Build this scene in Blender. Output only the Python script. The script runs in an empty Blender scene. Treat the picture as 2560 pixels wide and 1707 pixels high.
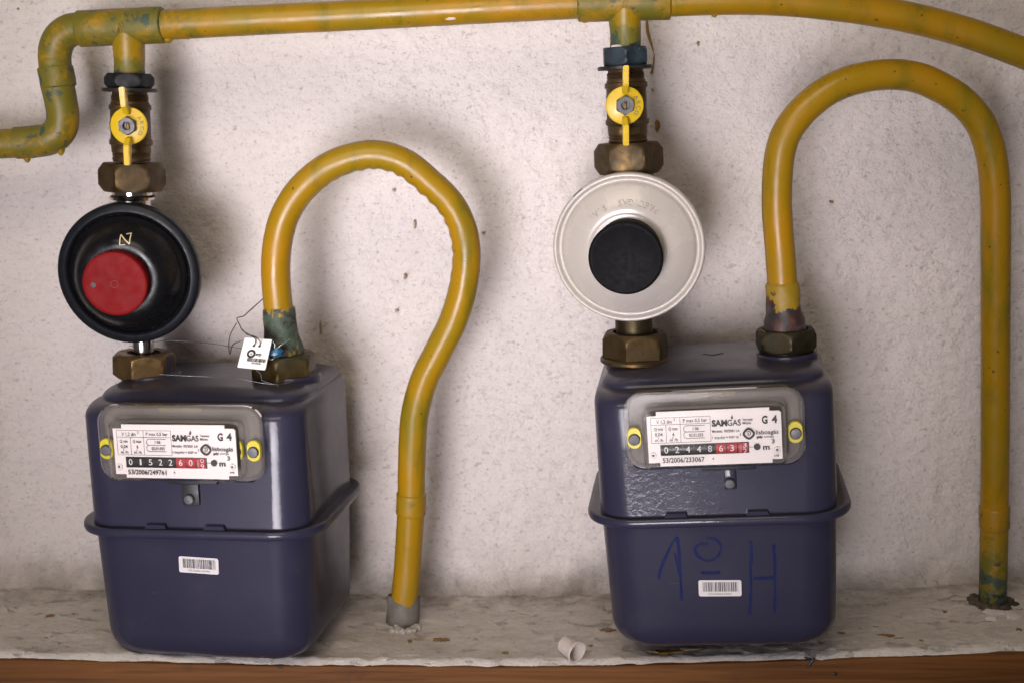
import bpy, bmesh, math, random
import numpy as np
from mathutils import Vector, Matrix
random.seed(7); rng = np.random.default_rng(11)
sc = bpy.context.scene
COL = sc.collection
# ------------------------------------------------------------------ camera
F, PIT, CAM = 3392.5, 0.1809, Vector((0.0, -1.0833, 0.4124))
cd = bpy.data.cameras.new('camera'); cam = bpy.data.objects.new('camera', cd); COL.objects.link(cam)
cd.sensor_width = 36.0; cd.lens = F / 2560 * 36; cd.clip_start = 0.02; cd.clip_end = 50
cam.location = CAM; cam.rotation_euler = (math.pi / 2 - PIT, 0, 0)
cd.dof.use_dof = True; cd.dof.focus_distance = 0.95; cd.dof.aperture_fstop = 9.0
sc.camera = cam
# ------------------------------------------------------------------ light (indoors: soft lamp light from the left, weak ambient)
wd = bpy.data.worlds.new('World'); sc.world = wd; wd.use_nodes = True
bg = wd.node_tree.nodes['Background']; bg.inputs[0].default_value = (0.86, 0.80, 0.80, 1); bg.inputs[1].default_value = 0.075
def area(name, loc, target, sx, sy, power, col):
    l = bpy.data.lights.new(name, 'AREA'); l.shape = 'RECTANGLE'; l.size = sx; l.size_y = sy; l.energy = power; l.color = col
    o = bpy.data.objects.new(name, l); COL.objects.link(o); o.location = loc
    o.rotation_euler = (Vector(target) - Vector(loc)).to_track_quat('-Z', 'Z').to_euler()
    return o
kl = area('window_light', (-0.34, -1.38, 0.12), (-0.06, 0, 0.345), 0.56, 0.64, 2.05, (0.98, 0.925, 0.985)); kl.data.spread = math.radians(40)
area('ceiling_lamp', (-0.26, -1.10, 1.05), (-0.05, 0, 0.28), 0.80, 0.55, 6.6, (1.0, 0.86, 0.68))
sc.view_settings.view_transform = 'Standard'; sc.view_settings.look = 'None'
sc.view_settings.exposure = 0.0; sc.view_settings.gamma = 1.0
# ------------------------------------------------------------------ projection helpers
CP, SP = math.cos(PIT), math.sin(PIT)
def ray(u, v):
    a = (u - 1280) / F; b = -(v - 853.5) / F
    return Vector((a, CP + b * SP, b * CP - SP))
def W(u, v, y):
    d = ray(u, v); return CAM + d * ((y - CAM.y) / d.y)
def WZ(u, v, z):
    d = ray(u, v); return CAM + d * ((z - CAM.z) / d.z)
def mpp(P):                                   # metres per photo pixel at P
    d = P - CAM; return (d.y * CP - d.z * SP) / F
# ------------------------------------------------------------------ materials
def mat(name):
    m = bpy.data.materials.new(name); m.use_nodes = True
    nt = m.node_tree; return m, nt, nt.nodes['Principled BSDF']
def N(nt, t, **kw):
    n = nt.nodes.new(t)
    for k, v in kw.items():
        if k in n.inputs: n.inputs[k].default_value = v
        else: setattr(n, k, v)
    return n
def ramp(nt, src, stops):
    r = nt.nodes.new('ShaderNodeValToRGB'); el = r.color_ramp.elements
    while len(el) < len(stops): el.new(0.5)
    for e, (p, c) in zip(el, stops):
        e.position = p; e.color = (c, c, c, 1) if isinstance(c, (int, float)) else (*c, 1)
    nt.links.new(src, r.inputs[0]); return r.outputs[0]
def noise(nt, co, scale, detail=4, rough=0.55, dist=0.0):
    n = N(nt, 'ShaderNodeTexNoise', Scale=scale, Detail=detail, Roughness=rough, Distortion=dist)
    nt.links.new(co, n.inputs['Vector']); return n.outputs['Fac']
def mixc(nt, fac, a, b, mode='MIX'):
    n = nt.nodes.new('ShaderNodeMix'); n.data_type = 'RGBA'; n.blend_type = mode
    for i, x in ((0, fac), (6, a), (7, b)):
        if hasattr(x, 'is_linked'): nt.links.new(x, n.inputs[i])
        elif isinstance(x, (int, float)): n.inputs[i].default_value = x
        else: n.inputs[i].default_value = (*x, 1)
    return n.outputs[2]
def coord(nt, scale=(1, 1, 1), which='Object'):
    t = nt.nodes.new('ShaderNodeTexCoord'); mp = nt.nodes.new('ShaderNodeMapping')
    mp.inputs['Scale'].default_value = scale; nt.links.new(t.outputs[which], mp.inputs[0]); return mp.outputs[0]
def bump(nt, b, h, strength, dist):
    n = N(nt, 'ShaderNodeBump', Strength=strength, Distance=dist); nt.links.new(h, n.inputs['Height'])
    nt.links.new(n.outputs[0], b.inputs['Normal']); return n
def math_(nt, op, a, b=None, clamp=False):
    n = nt.nodes.new('ShaderNodeMath'); n.operation = op; n.use_clamp = clamp
    for i, x in ((0, a), (1, b)):
        if x is None: continue
        if hasattr(x, 'is_linked'): nt.links.new(x, n.inputs[i])
        else: n.inputs[i].default_value = x
    return n.outputs[0]
def simple(name, col, rough=0.5, metal=0.0, var=0.25, vs=60, bmp=0.15, bs=300, bd=0.0004, coat=0, spec=0.5):
    m, nt, b = mat(name); co = coord(nt)
    f = ramp(nt, noise(nt, co, vs, 5, 0.6), [(0.3, 1 - var), (0.7, 1 + 0.0)])
    c = mixc(nt, 1.0, col, f, 'MULTIPLY'); nt.links.new(c, b.inputs['Base Color'])
    b.inputs['Roughness'].default_value = rough; b.inputs['Metallic'].default_value = metal
    b.inputs['Coat Weight'].default_value = coat; b.inputs['Specular IOR Level'].default_value = spec
    r = ramp(nt, noise(nt, co, vs * 2.3, 4), [(0.3, max(0, rough - 0.1)), (0.75, min(1, rough + 0.15))])
    nt.links.new(r, b.inputs['Roughness'])
    if bmp: bump(nt, b, noise(nt, co, bs, 3), bmp, bd)
    return m
M = {}
def wall_mat():
    m, nt, b = mat('painted_plaster'); co = coord(nt)
    big = noise(nt, co, 4.0, 4, 0.6)
    c = mixc(nt, ramp(nt, big, [(0.35, 0.0), (0.7, 1.0)]), (0.725, 0.665, 0.64), (0.66, 0.60, 0.57))
    st = noise(nt, coord(nt, (70, 70, 190)), 1.0, 4, 0.6)           # faint sideways streaks of the float
    c = mixc(nt, ramp(nt, st, [(0.50, 0.0), (0.75, 0.22)]), c, (0.36, 0.30, 0.31))
    # dirty pits of several sizes
    for sc_, lo, hi, amt, colr in ((330, 0.58, 0.70, 0.34, (0.27, 0.23, 0.22)), (190, 0.625, 0.70, 0.40, (0.24, 0.20, 0.19)), (120, 0.675, 0.74, 0.34, (0.24, 0.20, 0.19)), (60, 0.73, 0.79, 0.25, (0.34, 0.26, 0.18))):
        n = noise(nt, coord(nt, (1, 1, 1.25)), sc_, 2.5, 0.6)
        c = mixc(nt, ramp(nt, n, [(lo, 0.0), (hi, amt)]), c, colr)
    # grime low on the wall
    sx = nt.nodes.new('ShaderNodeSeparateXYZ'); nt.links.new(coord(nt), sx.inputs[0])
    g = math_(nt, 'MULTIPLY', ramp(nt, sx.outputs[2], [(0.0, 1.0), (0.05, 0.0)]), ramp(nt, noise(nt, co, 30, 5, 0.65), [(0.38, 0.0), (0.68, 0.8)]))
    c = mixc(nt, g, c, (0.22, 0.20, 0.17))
    nt.links.new(c, b.inputs['Base Color']); b.inputs['Roughness'].default_value = 0.72; b.inputs['Specular IOR Level'].default_value = 0.3
    h = math_(nt, 'ADD', noise(nt, coord(nt, (1, 1, 1.35)), 150, 5, 0.68), math_(nt, 'MULTIPLY', noise(nt, co, 460, 3), 0.4))
    bump(nt, b, h, 0.9, 0.0036); return m
M['wall'] = wall_mat()
def ledge_mat():
    m, nt, b = mat('flaking_ledge_paint'); co = coord(nt)
    c = mixc(nt, ramp(nt, noise(nt, co, 18, 6, 0.7), [(0.35, 0.0), (0.65, 1.0)]), (0.86, 0.80, 0.75), (0.77, 0.71, 0.655))
    grit = noise(nt, coord(nt, (1, 1.5, 1)), 230, 6, 0.75)
    c = mixc(nt, ramp(nt, grit, [(0.54, 0.0), (0.70, 0.45)]), c, (0.30, 0.26, 0.21))
    chip = noise(nt, coord(nt, (1, 1.8, 1)), 48, 6, 0.75, 0.4)
    c = mixc(nt, ramp(nt, chip, [(0.62, 0.0), (0.67, 0.45)]), c, (0.42, 0.36, 0.28))
    fl = noise(nt, coord(nt, (55, 95, 60)), 1.3, 4, 0.65)
    c = mixc(nt, ramp(nt, fl, [(0.68, 0.0), (0.70, 0.9)]), c, (0.24, 0.125, 0.025))
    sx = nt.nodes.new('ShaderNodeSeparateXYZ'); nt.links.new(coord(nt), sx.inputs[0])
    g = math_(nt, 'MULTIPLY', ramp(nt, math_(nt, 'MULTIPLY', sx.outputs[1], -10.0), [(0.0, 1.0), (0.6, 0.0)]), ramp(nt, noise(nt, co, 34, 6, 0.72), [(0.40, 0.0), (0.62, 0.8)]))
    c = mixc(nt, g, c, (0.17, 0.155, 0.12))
    nt.links.new(c, b.inputs['Base Color']); b.inputs['Roughness'].default_value = 0.8; b.inputs['Specular IOR Level'].default_value = 0.25
    h = math_(nt, 'ADD', noise(nt, coord(nt, (1, 1.5, 1)), 190, 6, 0.78), math_(nt, 'MULTIPLY', ramp(nt, chip, [(0.58, 1.0), (0.64, 0.0)]), 0.7))
    bump(nt, b, h, 0.9, 0.003); return m
M['ledge'] = ledge_mat()
def wood_mat():
    m, nt, b = mat('worn_brown_wood')
    co = coord(nt, (2.2, 30, 55)); g = noise(nt, co, 2.2, 6, 0.6, 0.6)
    c = mixc(nt, ramp(nt, g, [(0.3, 0.0), (0.7, 1.0)]), (0.095, 0.036, 0.009), (0.21, 0.086, 0.024))
    f = noise(nt, coord(nt, (12, 200, 420)), 1.0, 4, 0.65)
    c = mixc(nt, ramp(nt, f, [(0.5, 0.0), (0.68, 0.6)]), c, (0.07, 0.028, 0.012))
    d = noise(nt, coord(nt), 22, 5, 0.6)
    c = mixc(nt, ramp(nt, d, [(0.60, 0.0), (0.75, 0.7)]), c, (0.06, 0.03, 0.018))
    nt.links.new(c, b.inputs['Base Color']); b.inputs['Roughness'].default_value = 0.62; b.inputs['Specular IOR Level'].default_value = 0.15
    bump(nt, b, f, 0.3, 0.0008); return m
M['wood'] = wood_mat()
def pipe_mat():
    m, nt, b = mat('yellow_gas_pipe_paint'); co = coord(nt)
    a = noise(nt, co, 17, 5, 0.62, 0.4)
    c = mixc(nt, ramp(nt, a, [(0.34, 0.0), (0.66, 1.0)]), (0.36, 0.178, 0.003), (0.26, 0.166, 0.005))
    st = noise(nt, coord(nt, (60, 60, 12)), 1.0, 5, 0.6)
    c = mixc(nt, ramp(nt, st, [(0.52, 0.0), (0.72, 0.75)]), c, (0.115, 0.11, 0.008))
    at = N(nt, 'ShaderNodeAttribute', attribute_name='patina'); at.attribute_type = 'GEOMETRY'
    gr = math_(nt, 'ADD', at.outputs['Fac'], math_(nt, 'MULTIPLY', math_(nt, 'SUBTRACT', noise(nt, co, 62, 6, 0.7, 0.5), 0.5), 2.1))
    c = mixc(nt, ramp(nt, gr, [(0.36, 0.0), (0.72, 0.8)]), c, (0.095, 0.10, 0.012))
    bl = noise(nt, co, 85, 4, 0.6, 0.3)
    gb = math_(nt, 'ADD', math_(nt, 'MULTIPLY', at.outputs['Fac'], 0.75), math_(nt, 'MULTIPLY', math_(nt, 'SUBTRACT', bl, 0.5), 2.4))
    c = mixc(nt, ramp(nt, gb, [(0.70, 0.0), (0.82, 0.9)]), c, (0.030, 0.060, 0.048))
    gd = math_(nt, 'ADD', math_(nt, 'MULTIPLY', at.outputs['Fac'], 0.62), math_(nt, 'MULTIPLY', math_(nt, 'SUBTRACT', noise(nt, co, 120, 4, 0.65), 0.5), 2.2))
    c = mixc(nt, ramp(nt, gd, [(0.80, 0.0), (0.90, 1.0)]), c, (0.018, 0.022, 0.020))
    ch = noise(nt, co, 190, 2, 0.5)
    c = mixc(nt, ramp(nt, ch, [(0.725, 0.0), (0.75, 0.9)]), c, (0.04, 0.03, 0.015))
    nt.links.new(c, b.inputs['Base Color'])
    b.inputs['Specular IOR Level'].default_value = 0.38; r = ramp(nt, noise(nt, co, 40, 4), [(0.3, 0.22), (0.7, 0.42)])
    r = math_(nt, 'ADD', r, math_(nt, 'MULTIPLY', at.outputs['Fac'], 0.25)); nt.links.new(r, b.inputs['Roughness'])
    h = math_(nt, 'ADD', noise(nt, co, 70, 4, 0.6), math_(nt, 'MULTIPLY', ramp(nt, gb, [(0.6, 1.0), (0.8, 0.0)]), 0.5))
    bump(nt, b, h, 0.22, 0.0016); return m
M['pipe'] = pipe_mat()
def patina_mat():
    m, nt, b = mat('verdigris_copper'); co = coord(nt)
    c = mixc(nt, ramp(nt, noise(nt, co, 60, 6, 0.7, 0.5), [(0.35, 0.0), (0.65, 1.0)]), (0.028, 0.040, 0.026), (0.068, 0.105, 0.072))
    c = mixc(nt, ramp(nt, noise(nt, co, 75, 5, 0.65, 0.6), [(0.50, 0.0), (0.57, 0.95)]), c, (0.022, 0.012, 0.011))
    c = mixc(nt, ramp(nt, noise(nt, coord(nt, (1.3, 1, 0.8)), 52, 4, 0.6), [(0.60, 0.0), (0.66, 0.9)]), c, (0.22, 0.20, 0.02))
    at = N(nt, 'ShaderNodeAttribute', attribute_name='patina'); at.attribute_type = 'GEOMETRY'      # 0 = still painted yellow
    g = math_(nt, 'ADD', at.outputs['Fac'], math_(nt, 'MULTIPLY', math_(nt, 'SUBTRACT', noise(nt, co, 75, 5, 0.7), 0.5), 1.3))
    c = mixc(nt, ramp(nt, g, [(0.44, 1.0), (0.50, 0.0)]), c, (0.33, 0.185, 0.008))
    nt.links.new(c, b.inputs['Base Color']); b.inputs['Roughness'].default_value = 0.62
    bump(nt, b, noise(nt, co, 110, 6, 0.7), 0.6, 0.002); return m
M['patina'] = patina_mat()
def burnt_mat():
    m, nt, b = mat('burnt_copper'); co = coord(nt)
    c = mixc(nt, ramp(nt, noise(nt, co, 55, 5, 0.65, 0.4), [(0.40, 0.0), (0.62, 1.0)]), (0.020, 0.020, 0.024), (0.085, 0.026, 0.014))
    c = mixc(nt, ramp(nt, noise(nt, co, 70, 5, 0.6), [(0.57, 0.0), (0.63, 0.9)]), c, (0.05, 0.065, 0.07))
    at = N(nt, 'ShaderNodeAttribute', attribute_name='patina'); at.attribute_type = 'GEOMETRY'
    g = math_(nt, 'ADD', at.outputs['Fac'], math_(nt, 'MULTIPLY', math_(nt, 'SUBTRACT', noise(nt, co, 60, 6, 0.7), 0.5), 1.5))
    c = mixc(nt, ramp(nt, g, [(0.47, 1.0), (0.50, 0.0)]), c, (0.28, 0.175, 0.008))
    nt.links.new(c, b.inputs['Base Color']); b.inputs['Roughness'].default_value = 0.5
    bump(nt, b, noise(nt, co, 100, 6, 0.7), 0.5, 0.0015); return m
M['burnt'] = burnt_mat()
def brass_mat(name, base, dirt, amt, rough):
    m, nt, b = mat(name); co = coord(nt)
    d = noise(nt, co, 48, 6, 0.68, 0.3)
    c = mixc(nt, ramp(nt, d, [(0.40, 0.0), (0.66, amt)]), base, dirt)
    c = mixc(nt, ramp(nt, noise(nt, co, 210, 4, 0.6), [(0.58, 0.0), (0.72, 0.6)]), c, tuple(x * 0.4 for x in dirt))
    nt.links.new(c, b.inputs['Base Color'])
    nt.links.new(ramp(nt, d, [(0.40, 0.95), (0.66, 0.95 - 0.6 * amt)]), b.inputs['Metallic'])
    nt.links.new(ramp(nt, noise(nt, co, 90, 5), [(0.3, rough - 0.08), (0.7, rough + 0.2)]), b.inputs['Roughness'])
    bump(nt, b, noise(nt, co, 260, 4, 0.6), 0.3, 0.0006); return m
M['brass'] = brass_mat('aged_brass', (0.10, 0.064, 0.026), (0.036, 0.023, 0.010), 0.9, 0.48)
M['brass_bright'] = brass_mat('yellow_brass', (0.17, 0.105, 0.040), (0.060, 0.037, 0.015), 0.85, 0.40)
M['brass_body'] = brass_mat('brown_cast_brass', (0.135, 0.085, 0.038), (0.048, 0.030, 0.016), 0.9, 0.45)
M['brass_green'] = brass_mat('tarnished_green_brass', (0.12, 0.080, 0.028), (0.018, 0.022, 0.011), 1.0, 0.42)
M['brass_dark'] = brass_mat('dark_tarnished_brass', (0.060, 0.046, 0.022), (0.018, 0.018, 0.012), 0.95, 0.48)
M['chrome'] = simple('chromed_steel', (0.62, 0.60, 0.58), 0.14, 1.0, 0.15, 40, 0.05)
M['steel'] = simple('dull_zinc_steel', (0.13, 0.128, 0.135), 0.5, 0.4, 0.35, 160, 0.2)
M['dark_metal'] = simple('blackened_fitting', (0.010, 0.011, 0.013), 0.5, 0.0, 0.4, 90, 0.3, 160, 0.0012, spec=0.25)
M['dark_plate'] = simple('rusty_black_plate', (0.040, 0.034, 0.030), 0.45, 0.5, 0.4, 90, 0.25)
def bluepaint_nut():
    m, nt, b = mat('blue_green_overpainted_fitting'); co = coord(nt)
    c = mixc(nt, ramp(nt, noise(nt, co, 60, 5, 0.65), [(0.38, 0.0), (0.68, 1.0)]), (0.010, 0.013, 0.020), (0.028, 0.050, 0.062))
    nt.links.new(c, b.inputs['Base Color']); b.inputs['Roughness'].default_value = 0.42
    bump(nt, b, noise(nt, co, 130, 5), 0.4, 0.0014); return m
M['blue_nut'] = bluepaint_nut()
M['lever'] = simple('yellow_lever_enamel', (0.66, 0.44, 0.012), 0.36, 0, 0.18, 120, 0.12, 240, 0.0006)
def meter_mat():
    m, nt, b = mat('blue_grey_meter_enamel'); co = coord(nt)
    c = mixc(nt, ramp(nt, noise(nt, co, 9, 4), [(0.3, 0.0), (0.7, 1.0)]), (0.026, 0.025, 0.050), (0.030, 0.0285, 0.054))
    d = noise(nt, co, 26, 6, 0.7)
    c = mixc(nt, ramp(nt, d, [(0.55, 0.0), (0.75, 0.16)]), c, (0.09, 0.085, 0.085))     # thin dust
    c = mixc(nt, ramp(nt, noise(nt, co, 75, 3, 0.6), [(0.735, 0.0), (0.755, 0.8)]), c, (0.13, 0.125, 0.13))     # small chips
    c = mixc(nt, ramp(nt, noise(nt, coord(nt, (14, 14, 150)), 1.0, 3, 0.6), [(0.70, 0.0), (0.73, 0.35)]), c, (0.11, 0.105, 0.115))     # light rub marks
    ge = nt.nodes.new('ShaderNodeNewGeometry'); sp = nt.nodes.new('ShaderNodeSeparateXYZ'); nt.links.new(ge.outputs['Normal'], sp.inputs[0])
    dz = math_(nt, 'MULTIPLY', ramp(nt, sp.outputs[2], [(0.55, 0.0), (0.98, 0.28)]), ramp(nt, noise(nt, co, 55, 6, 0.7), [(0.35, 0.25), (0.65, 1.0)]))
    c = mixc(nt, dz, c, (0.115, 0.105, 0.10))     # dust settled on the top
    nt.links.new(c, b.inputs['Base Color'])
    nt.links.new(ramp(nt, noise(nt, co, 30, 5, 0.6), [(0.3, 0.32), (0.7, 0.45)]), b.inputs['Roughness'])
    b.inputs['Specular IOR Level'].default_value = 0.16; b.inputs['Coat Weight'].default_value = 0.34; b.inputs['Coat Roughness'].default_value = 0.05
    bn = bump(nt, b, noise(nt, co, 330, 3, 0.55), 0.075, 0.0009); nt.links.new(bn.outputs[0], b.inputs['Coat Normal']); return m
M['meter'] = meter_mat()
M['black_gloss'] = simple('black_gloss_enamel', (0.007, 0.007, 0.008), 0.26, 0, 0.2, 40, 0.03, 300, 0.0003, 0.0, spec=0.3)
M['black_rim'] = simple('satin_black_rim', (0.008, 0.009, 0.012), 0.38, 0, 0.2, 90, 0.08, spec=0.22)
M['red_cap'] = simple('red_plastic_cap', (0.195, 0.0045, 0.0055), 0.55, 0, 0.18, 70, 0.08, spec=0.12)
M['red_dark'] = simple('dark_red_print', (0.22, 0.008, 0.012), 0.45)
M['white_enamel'] = simple('cream_white_enamel', (0.47, 0.425, 0.38), 0.24, 0, 0.10, 22, 0.05, 200, 0.0004, 0.2)
M['black_plastic'] = simple('matt_black_plastic', (0.0065, 0.0065, 0.0075), 0.65, 0, 0.3, 120, 0.12, spec=0.12)
M['plate'] = simple('white_index_plate', (0.86, 0.80, 0.79), 0.4, 0, 0.04, 30, 0.0)
M['paper'] = simple('white_label_paper', (0.72, 0.68, 0.68), 0.5, 0, 0.08, 60, 0.05)
M['tag'] = simple('white_tag_plastic', (0.88, 0.84, 0.80), 0.38, 0, 0.05, 60, 0.03)
M['ink'] = simple('black_print', (0.014, 0.013, 0.015), 0.5, 0, 0.1, 50, 0.0)
M['grey_ink'] = simple('grey_print', (0.16, 0.15, 0.16), 0.5, 0, 0.1, 50, 0.0)
M['gold'] = simple('pale_gold_print', (0.62, 0.50, 0.30), 0.35, 0, 0.1, 80, 0.0)
M['wheel_black'] = simple('black_number_wheel', (0.012, 0.011, 0.012), 0.4, 0, 0.1, 60, 0.0)
M['wheel_red'] = simple('red_number_wheel', (0.42, 0.018, 0.026), 0.4, 0, 0.1, 60, 0.0)
M['digit'] = simple('white_wheel_digit', (0.72, 0.68, 0.67), 0.5, 0, 0.05, 60, 0.0)
M['index_base'] = simple('grey_brown_index_housing', (0.118, 0.102, 0.092), 0.5, 0, 0.3, 24, 0.1)
M['seal_yellow'] = simple('yellow_plastic_washer', (0.60, 0.50, 0.012), 0.4, 0, 0.12, 90, 0.05)
M['olive'] = simple('olive_sealing_tape', (0.17, 0.15, 0.06), 0.5, 0, 0.2, 60, 0.05)
M['bracket'] = simple('dark_lock_bracket', (0.030, 0.029, 0.032), 0.45, 0.2, 0.3, 80, 0.1)
def marker_mat():
    m, nt, b = mat('blue_marker_ink'); co = coord(nt)
    c = mixc(nt, ramp(nt, noise(nt, coord(nt, (1, 1, 0.5)), 260, 4, 0.7), [(0.38, 0.0), (0.66, 1.0)]), (0.004, 0.012, 0.080), (0.018, 0.022, 0.062))
    nt.links.new(c, b.inputs['Base Color']); b.inputs['Roughness'].default_value = 0.6; b.inputs['Specular IOR Level'].default_value = 0.12; return m
M['marker'] = marker_mat()
M['wire'] = simple('thin_grey_steel_wire', (0.10, 0.10, 0.105), 0.4, 0.6, 0.3, 100, 0.0)
M['wire_light'] = simple('bright_seal_wire', (0.26, 0.25, 0.26), 0.4, 0.6, 0.2, 100, 0.0)
M['blue_seal'] = simple('blue_plastic_seal', (0.01, 0.09, 0.17), 0.3, 0, 0.2, 80, 0.05)
M['sleeve'] = simple('grey_rubber_sleeve', (0.19, 0.17, 0.145), 0.7, 0, 0.5, 70, 0.4, 120, 0.002)
M['mortar'] = simple('white_crumbled_plaster', (0.66, 0.61, 0.57), 0.85, 0, 0.3, 90, 0.6, 180, 0.003)
M['dark_mortar'] = simple('dark_crumbled_mortar', (0.13, 0.108, 0.082), 0.85, 0, 0.75, 90, 0.6, 180, 0.003)
M['drip'] = simple('ochre_paint_drip', (0.26, 0.135, 0.022), 0.35, 0, 0.3, 90, 0.1)
M['drip_faint'] = simple('faded_ochre_smear', (0.40, 0.30, 0.20), 0.55, 0, 0.3, 90, 0.1)
M['pale_chip'] = simple('pale_filler_smear', (0.70, 0.62, 0.58), 0.7, 0, 0.2, 90, 0.2)
M['cap_white'] = simple('dusty_white_plastic', (0.66, 0.58, 0.53), 0.55, 0, 0.22, 160, 0.15)
def cover_mat(name, haze, colr):
    m, nt, b = mat(name); out = nt.nodes['Material Output']; co = coord(nt)
    b.inputs['Base Color'].default_value = (*colr, 1); b.inputs['Roughness'].default_value = 0.42
    tr = N(nt, 'ShaderNodeBsdfTransparent'); tr.inputs[0].default_value = (0.93, 0.92, 0.91, 1)
    gl = N(nt, 'ShaderNodeBsdfGlossy', Roughness=0.10)
    mx = N(nt, 'ShaderNodeMixShader'); nt.links.new(ramp(nt, noise(nt, co, 32, 5, 0.65), [(0.3, haze * 0.6), (0.7, haze * 1.35)]), mx.inputs[0])
    nt.links.new(tr.outputs[0], mx.inputs[1]); nt.links.new(b.outputs[0], mx.inputs[2])
    fr = N(nt, 'ShaderNodeFresnel', IOR=1.22); m2 = N(nt, 'ShaderNodeMixShader')
    nt.links.new(fr.outputs[0], m2.inputs[0]); nt.links.new(mx.outputs[0], m2.inputs[1]); nt.links.new(gl.outputs[0], m2.inputs[2])
    nt.links.new(m2.outputs[0], out.inputs[0]); return m
M['cover'] = cover_mat('clear_index_window', 0.03, (0.5, 0.48, 0.46))
M['cover_rim'] = cover_mat('hazy_clear_cover_rim', 0.13, (0.42, 0.38, 0.35))
# ------------------------------------------------------------------ object helpers
INV = {}
def thing(name, label, cat, mw, group=None):
    o = bpy.data.objects.new(name, None); COL.objects.link(o); o.empty_display_size = 0.02
    o.matrix_world = mw if isinstance(mw, Matrix) else Matrix.Translation(mw)
    INV[o] = o.matrix_world.inverted() if not isinstance(mw, Matrix) else mw.inverted()
    o['label'] = label; o['category'] = cat
    if group: o['group'] = group
    return o
def tag(o, label, cat, group=None):
    o['label'] = label; o['category'] = cat
    if group: o['group'] = group
    return o
def obj(name, geo, m, parent=None, local=False, smooth=40, attr=None):
    vs, fs = geo
    me = bpy.data.meshes.new(name)
    if parent is not None and not local:
        inv = INV[parent]; vs = [inv @ Vector(v) for v in vs]
    me.from_pydata([tuple(v) for v in vs], [], fs); me.validate(); me.update()
    if smooth:
        me.polygons.foreach_set('use_smooth', [True] * len(me.polygons)); me.set_sharp_from_angle(angle=math.radians(smooth))
    if attr is not None and len(attr) == len(me.vertices):
        a = me.attributes.new('patina', 'FLOAT', 'POINT'); a.data.foreach_set('value', attr)
    me.materials.append(m)
    o = bpy.data.objects.new(name, me); COL.objects.link(o)
    if parent is not None: o.parent = parent; INV[o] = INV[parent]
    return o
def struct(name, geo, m, **k):
    o = obj(name, geo, m, **k); o['kind'] = 'structure'; INV[o] = Matrix.Identity(4); return o
def merge(*gs):
    V, Fc = [], []
    for vs, fs in gs:
        n = len(V); V += [Vector(v) for v in vs]; Fc += [tuple(i + n for i in f) for f in fs]
    return V, Fc
def xf(g, m): return [m @ Vector(v) for v in g[0]], g[1]
def rings(R, cap0=True, cap1=True):
    n = len(R[0]); V = [v for r in R for v in r]; Fc = []
    for i in range(len(R) - 1):
        for k in range(n):
            a, b = i * n + k, i * n + (k + 1) % n
            Fc.append((a, b, b + n, a + n))
    if cap0: Fc.append(tuple(range(n - 1, -1, -1)))
    if cap1: Fc.append(tuple(range((len(R) - 1) * n, len(R) * n)))
    return V, Fc
def frame(ax):
    ax = Vector(ax).normalized(); ref = Vector((0, -1, 0)) if abs(ax.y) < 0.8 else Vector((0, 0, 1))
    e1 = ref.cross(ax).normalized(); e2 = ax.cross(e1); return ax, e1, e2
def lathe(prof, O, ax, n=48, cap0=True, cap1=True, wob=0.0):
    """prof = [(radius, height along ax)]"""
    ax, e1, e2 = frame(ax); R = []
    for r, h in prof:
        R.append([O + ax * h + (e1 * math.cos(2 * math.pi * k / n) + e2 * math.sin(2 * math.pi * k / n)) * (r * (1 + wob * math.sin(5 * k / n * 6.28 + h * 400) + wob * math.sin(3 * k / n * 6.28 - h * 230))) for k in range(n)])
    return rings(R, cap0, cap1)
def hexnut(O, ax, h, across, n=72, rot=0.0, chamf=0.10, hole=None, top_ch=True, bot_ch=True, ang=0.55):
    """hexagonal nut with turned chamfers; across = distance corner to corner"""
    ax, e1, e2 = frame(ax); rc = across / 2; ap = rc * math.cos(math.pi / 6); c = chamf * rc
    def hx(a):
        a = (a - rot) % (math.pi / 3) - math.pi / 6; return ap / math.cos(a)
    zs = []
    st = [0, 0.25, 0.5, 0.75, 1.0]
    if bot_ch: zs += [(t * c * 1.5, ap * 0.985 + (rc - ap * 0.985) * t / 1.0) for t in st]
    else: zs += [(0, 9)]
    zs += [(h * 0.5, 9)]
    if top_ch: zs += [(h - t * c * 1.5, ap * 0.985 + (rc - ap * 0.985) * t) for t in st[::-1]]
    else: zs += [(h, 9)]
    R = []; AN = [rot + 2 * math.pi * k / n for k in range(n)]; dirs = [e1 * math.cos(q) + e2 * math.sin(q) for q in AN]
    if hole: R.append([O + d * hole for d in dirs])
    for z, lim in zs: R.append([O + ax * z + d * min(hx(q) * 0.998, lim) for d, q in zip(dirs, AN)])
    if hole: R += [[O + ax * h + d * hole for d in dirs], [O + ax * (h * 0.35) + d * hole for d in dirs]]
    return rings(R)
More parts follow.
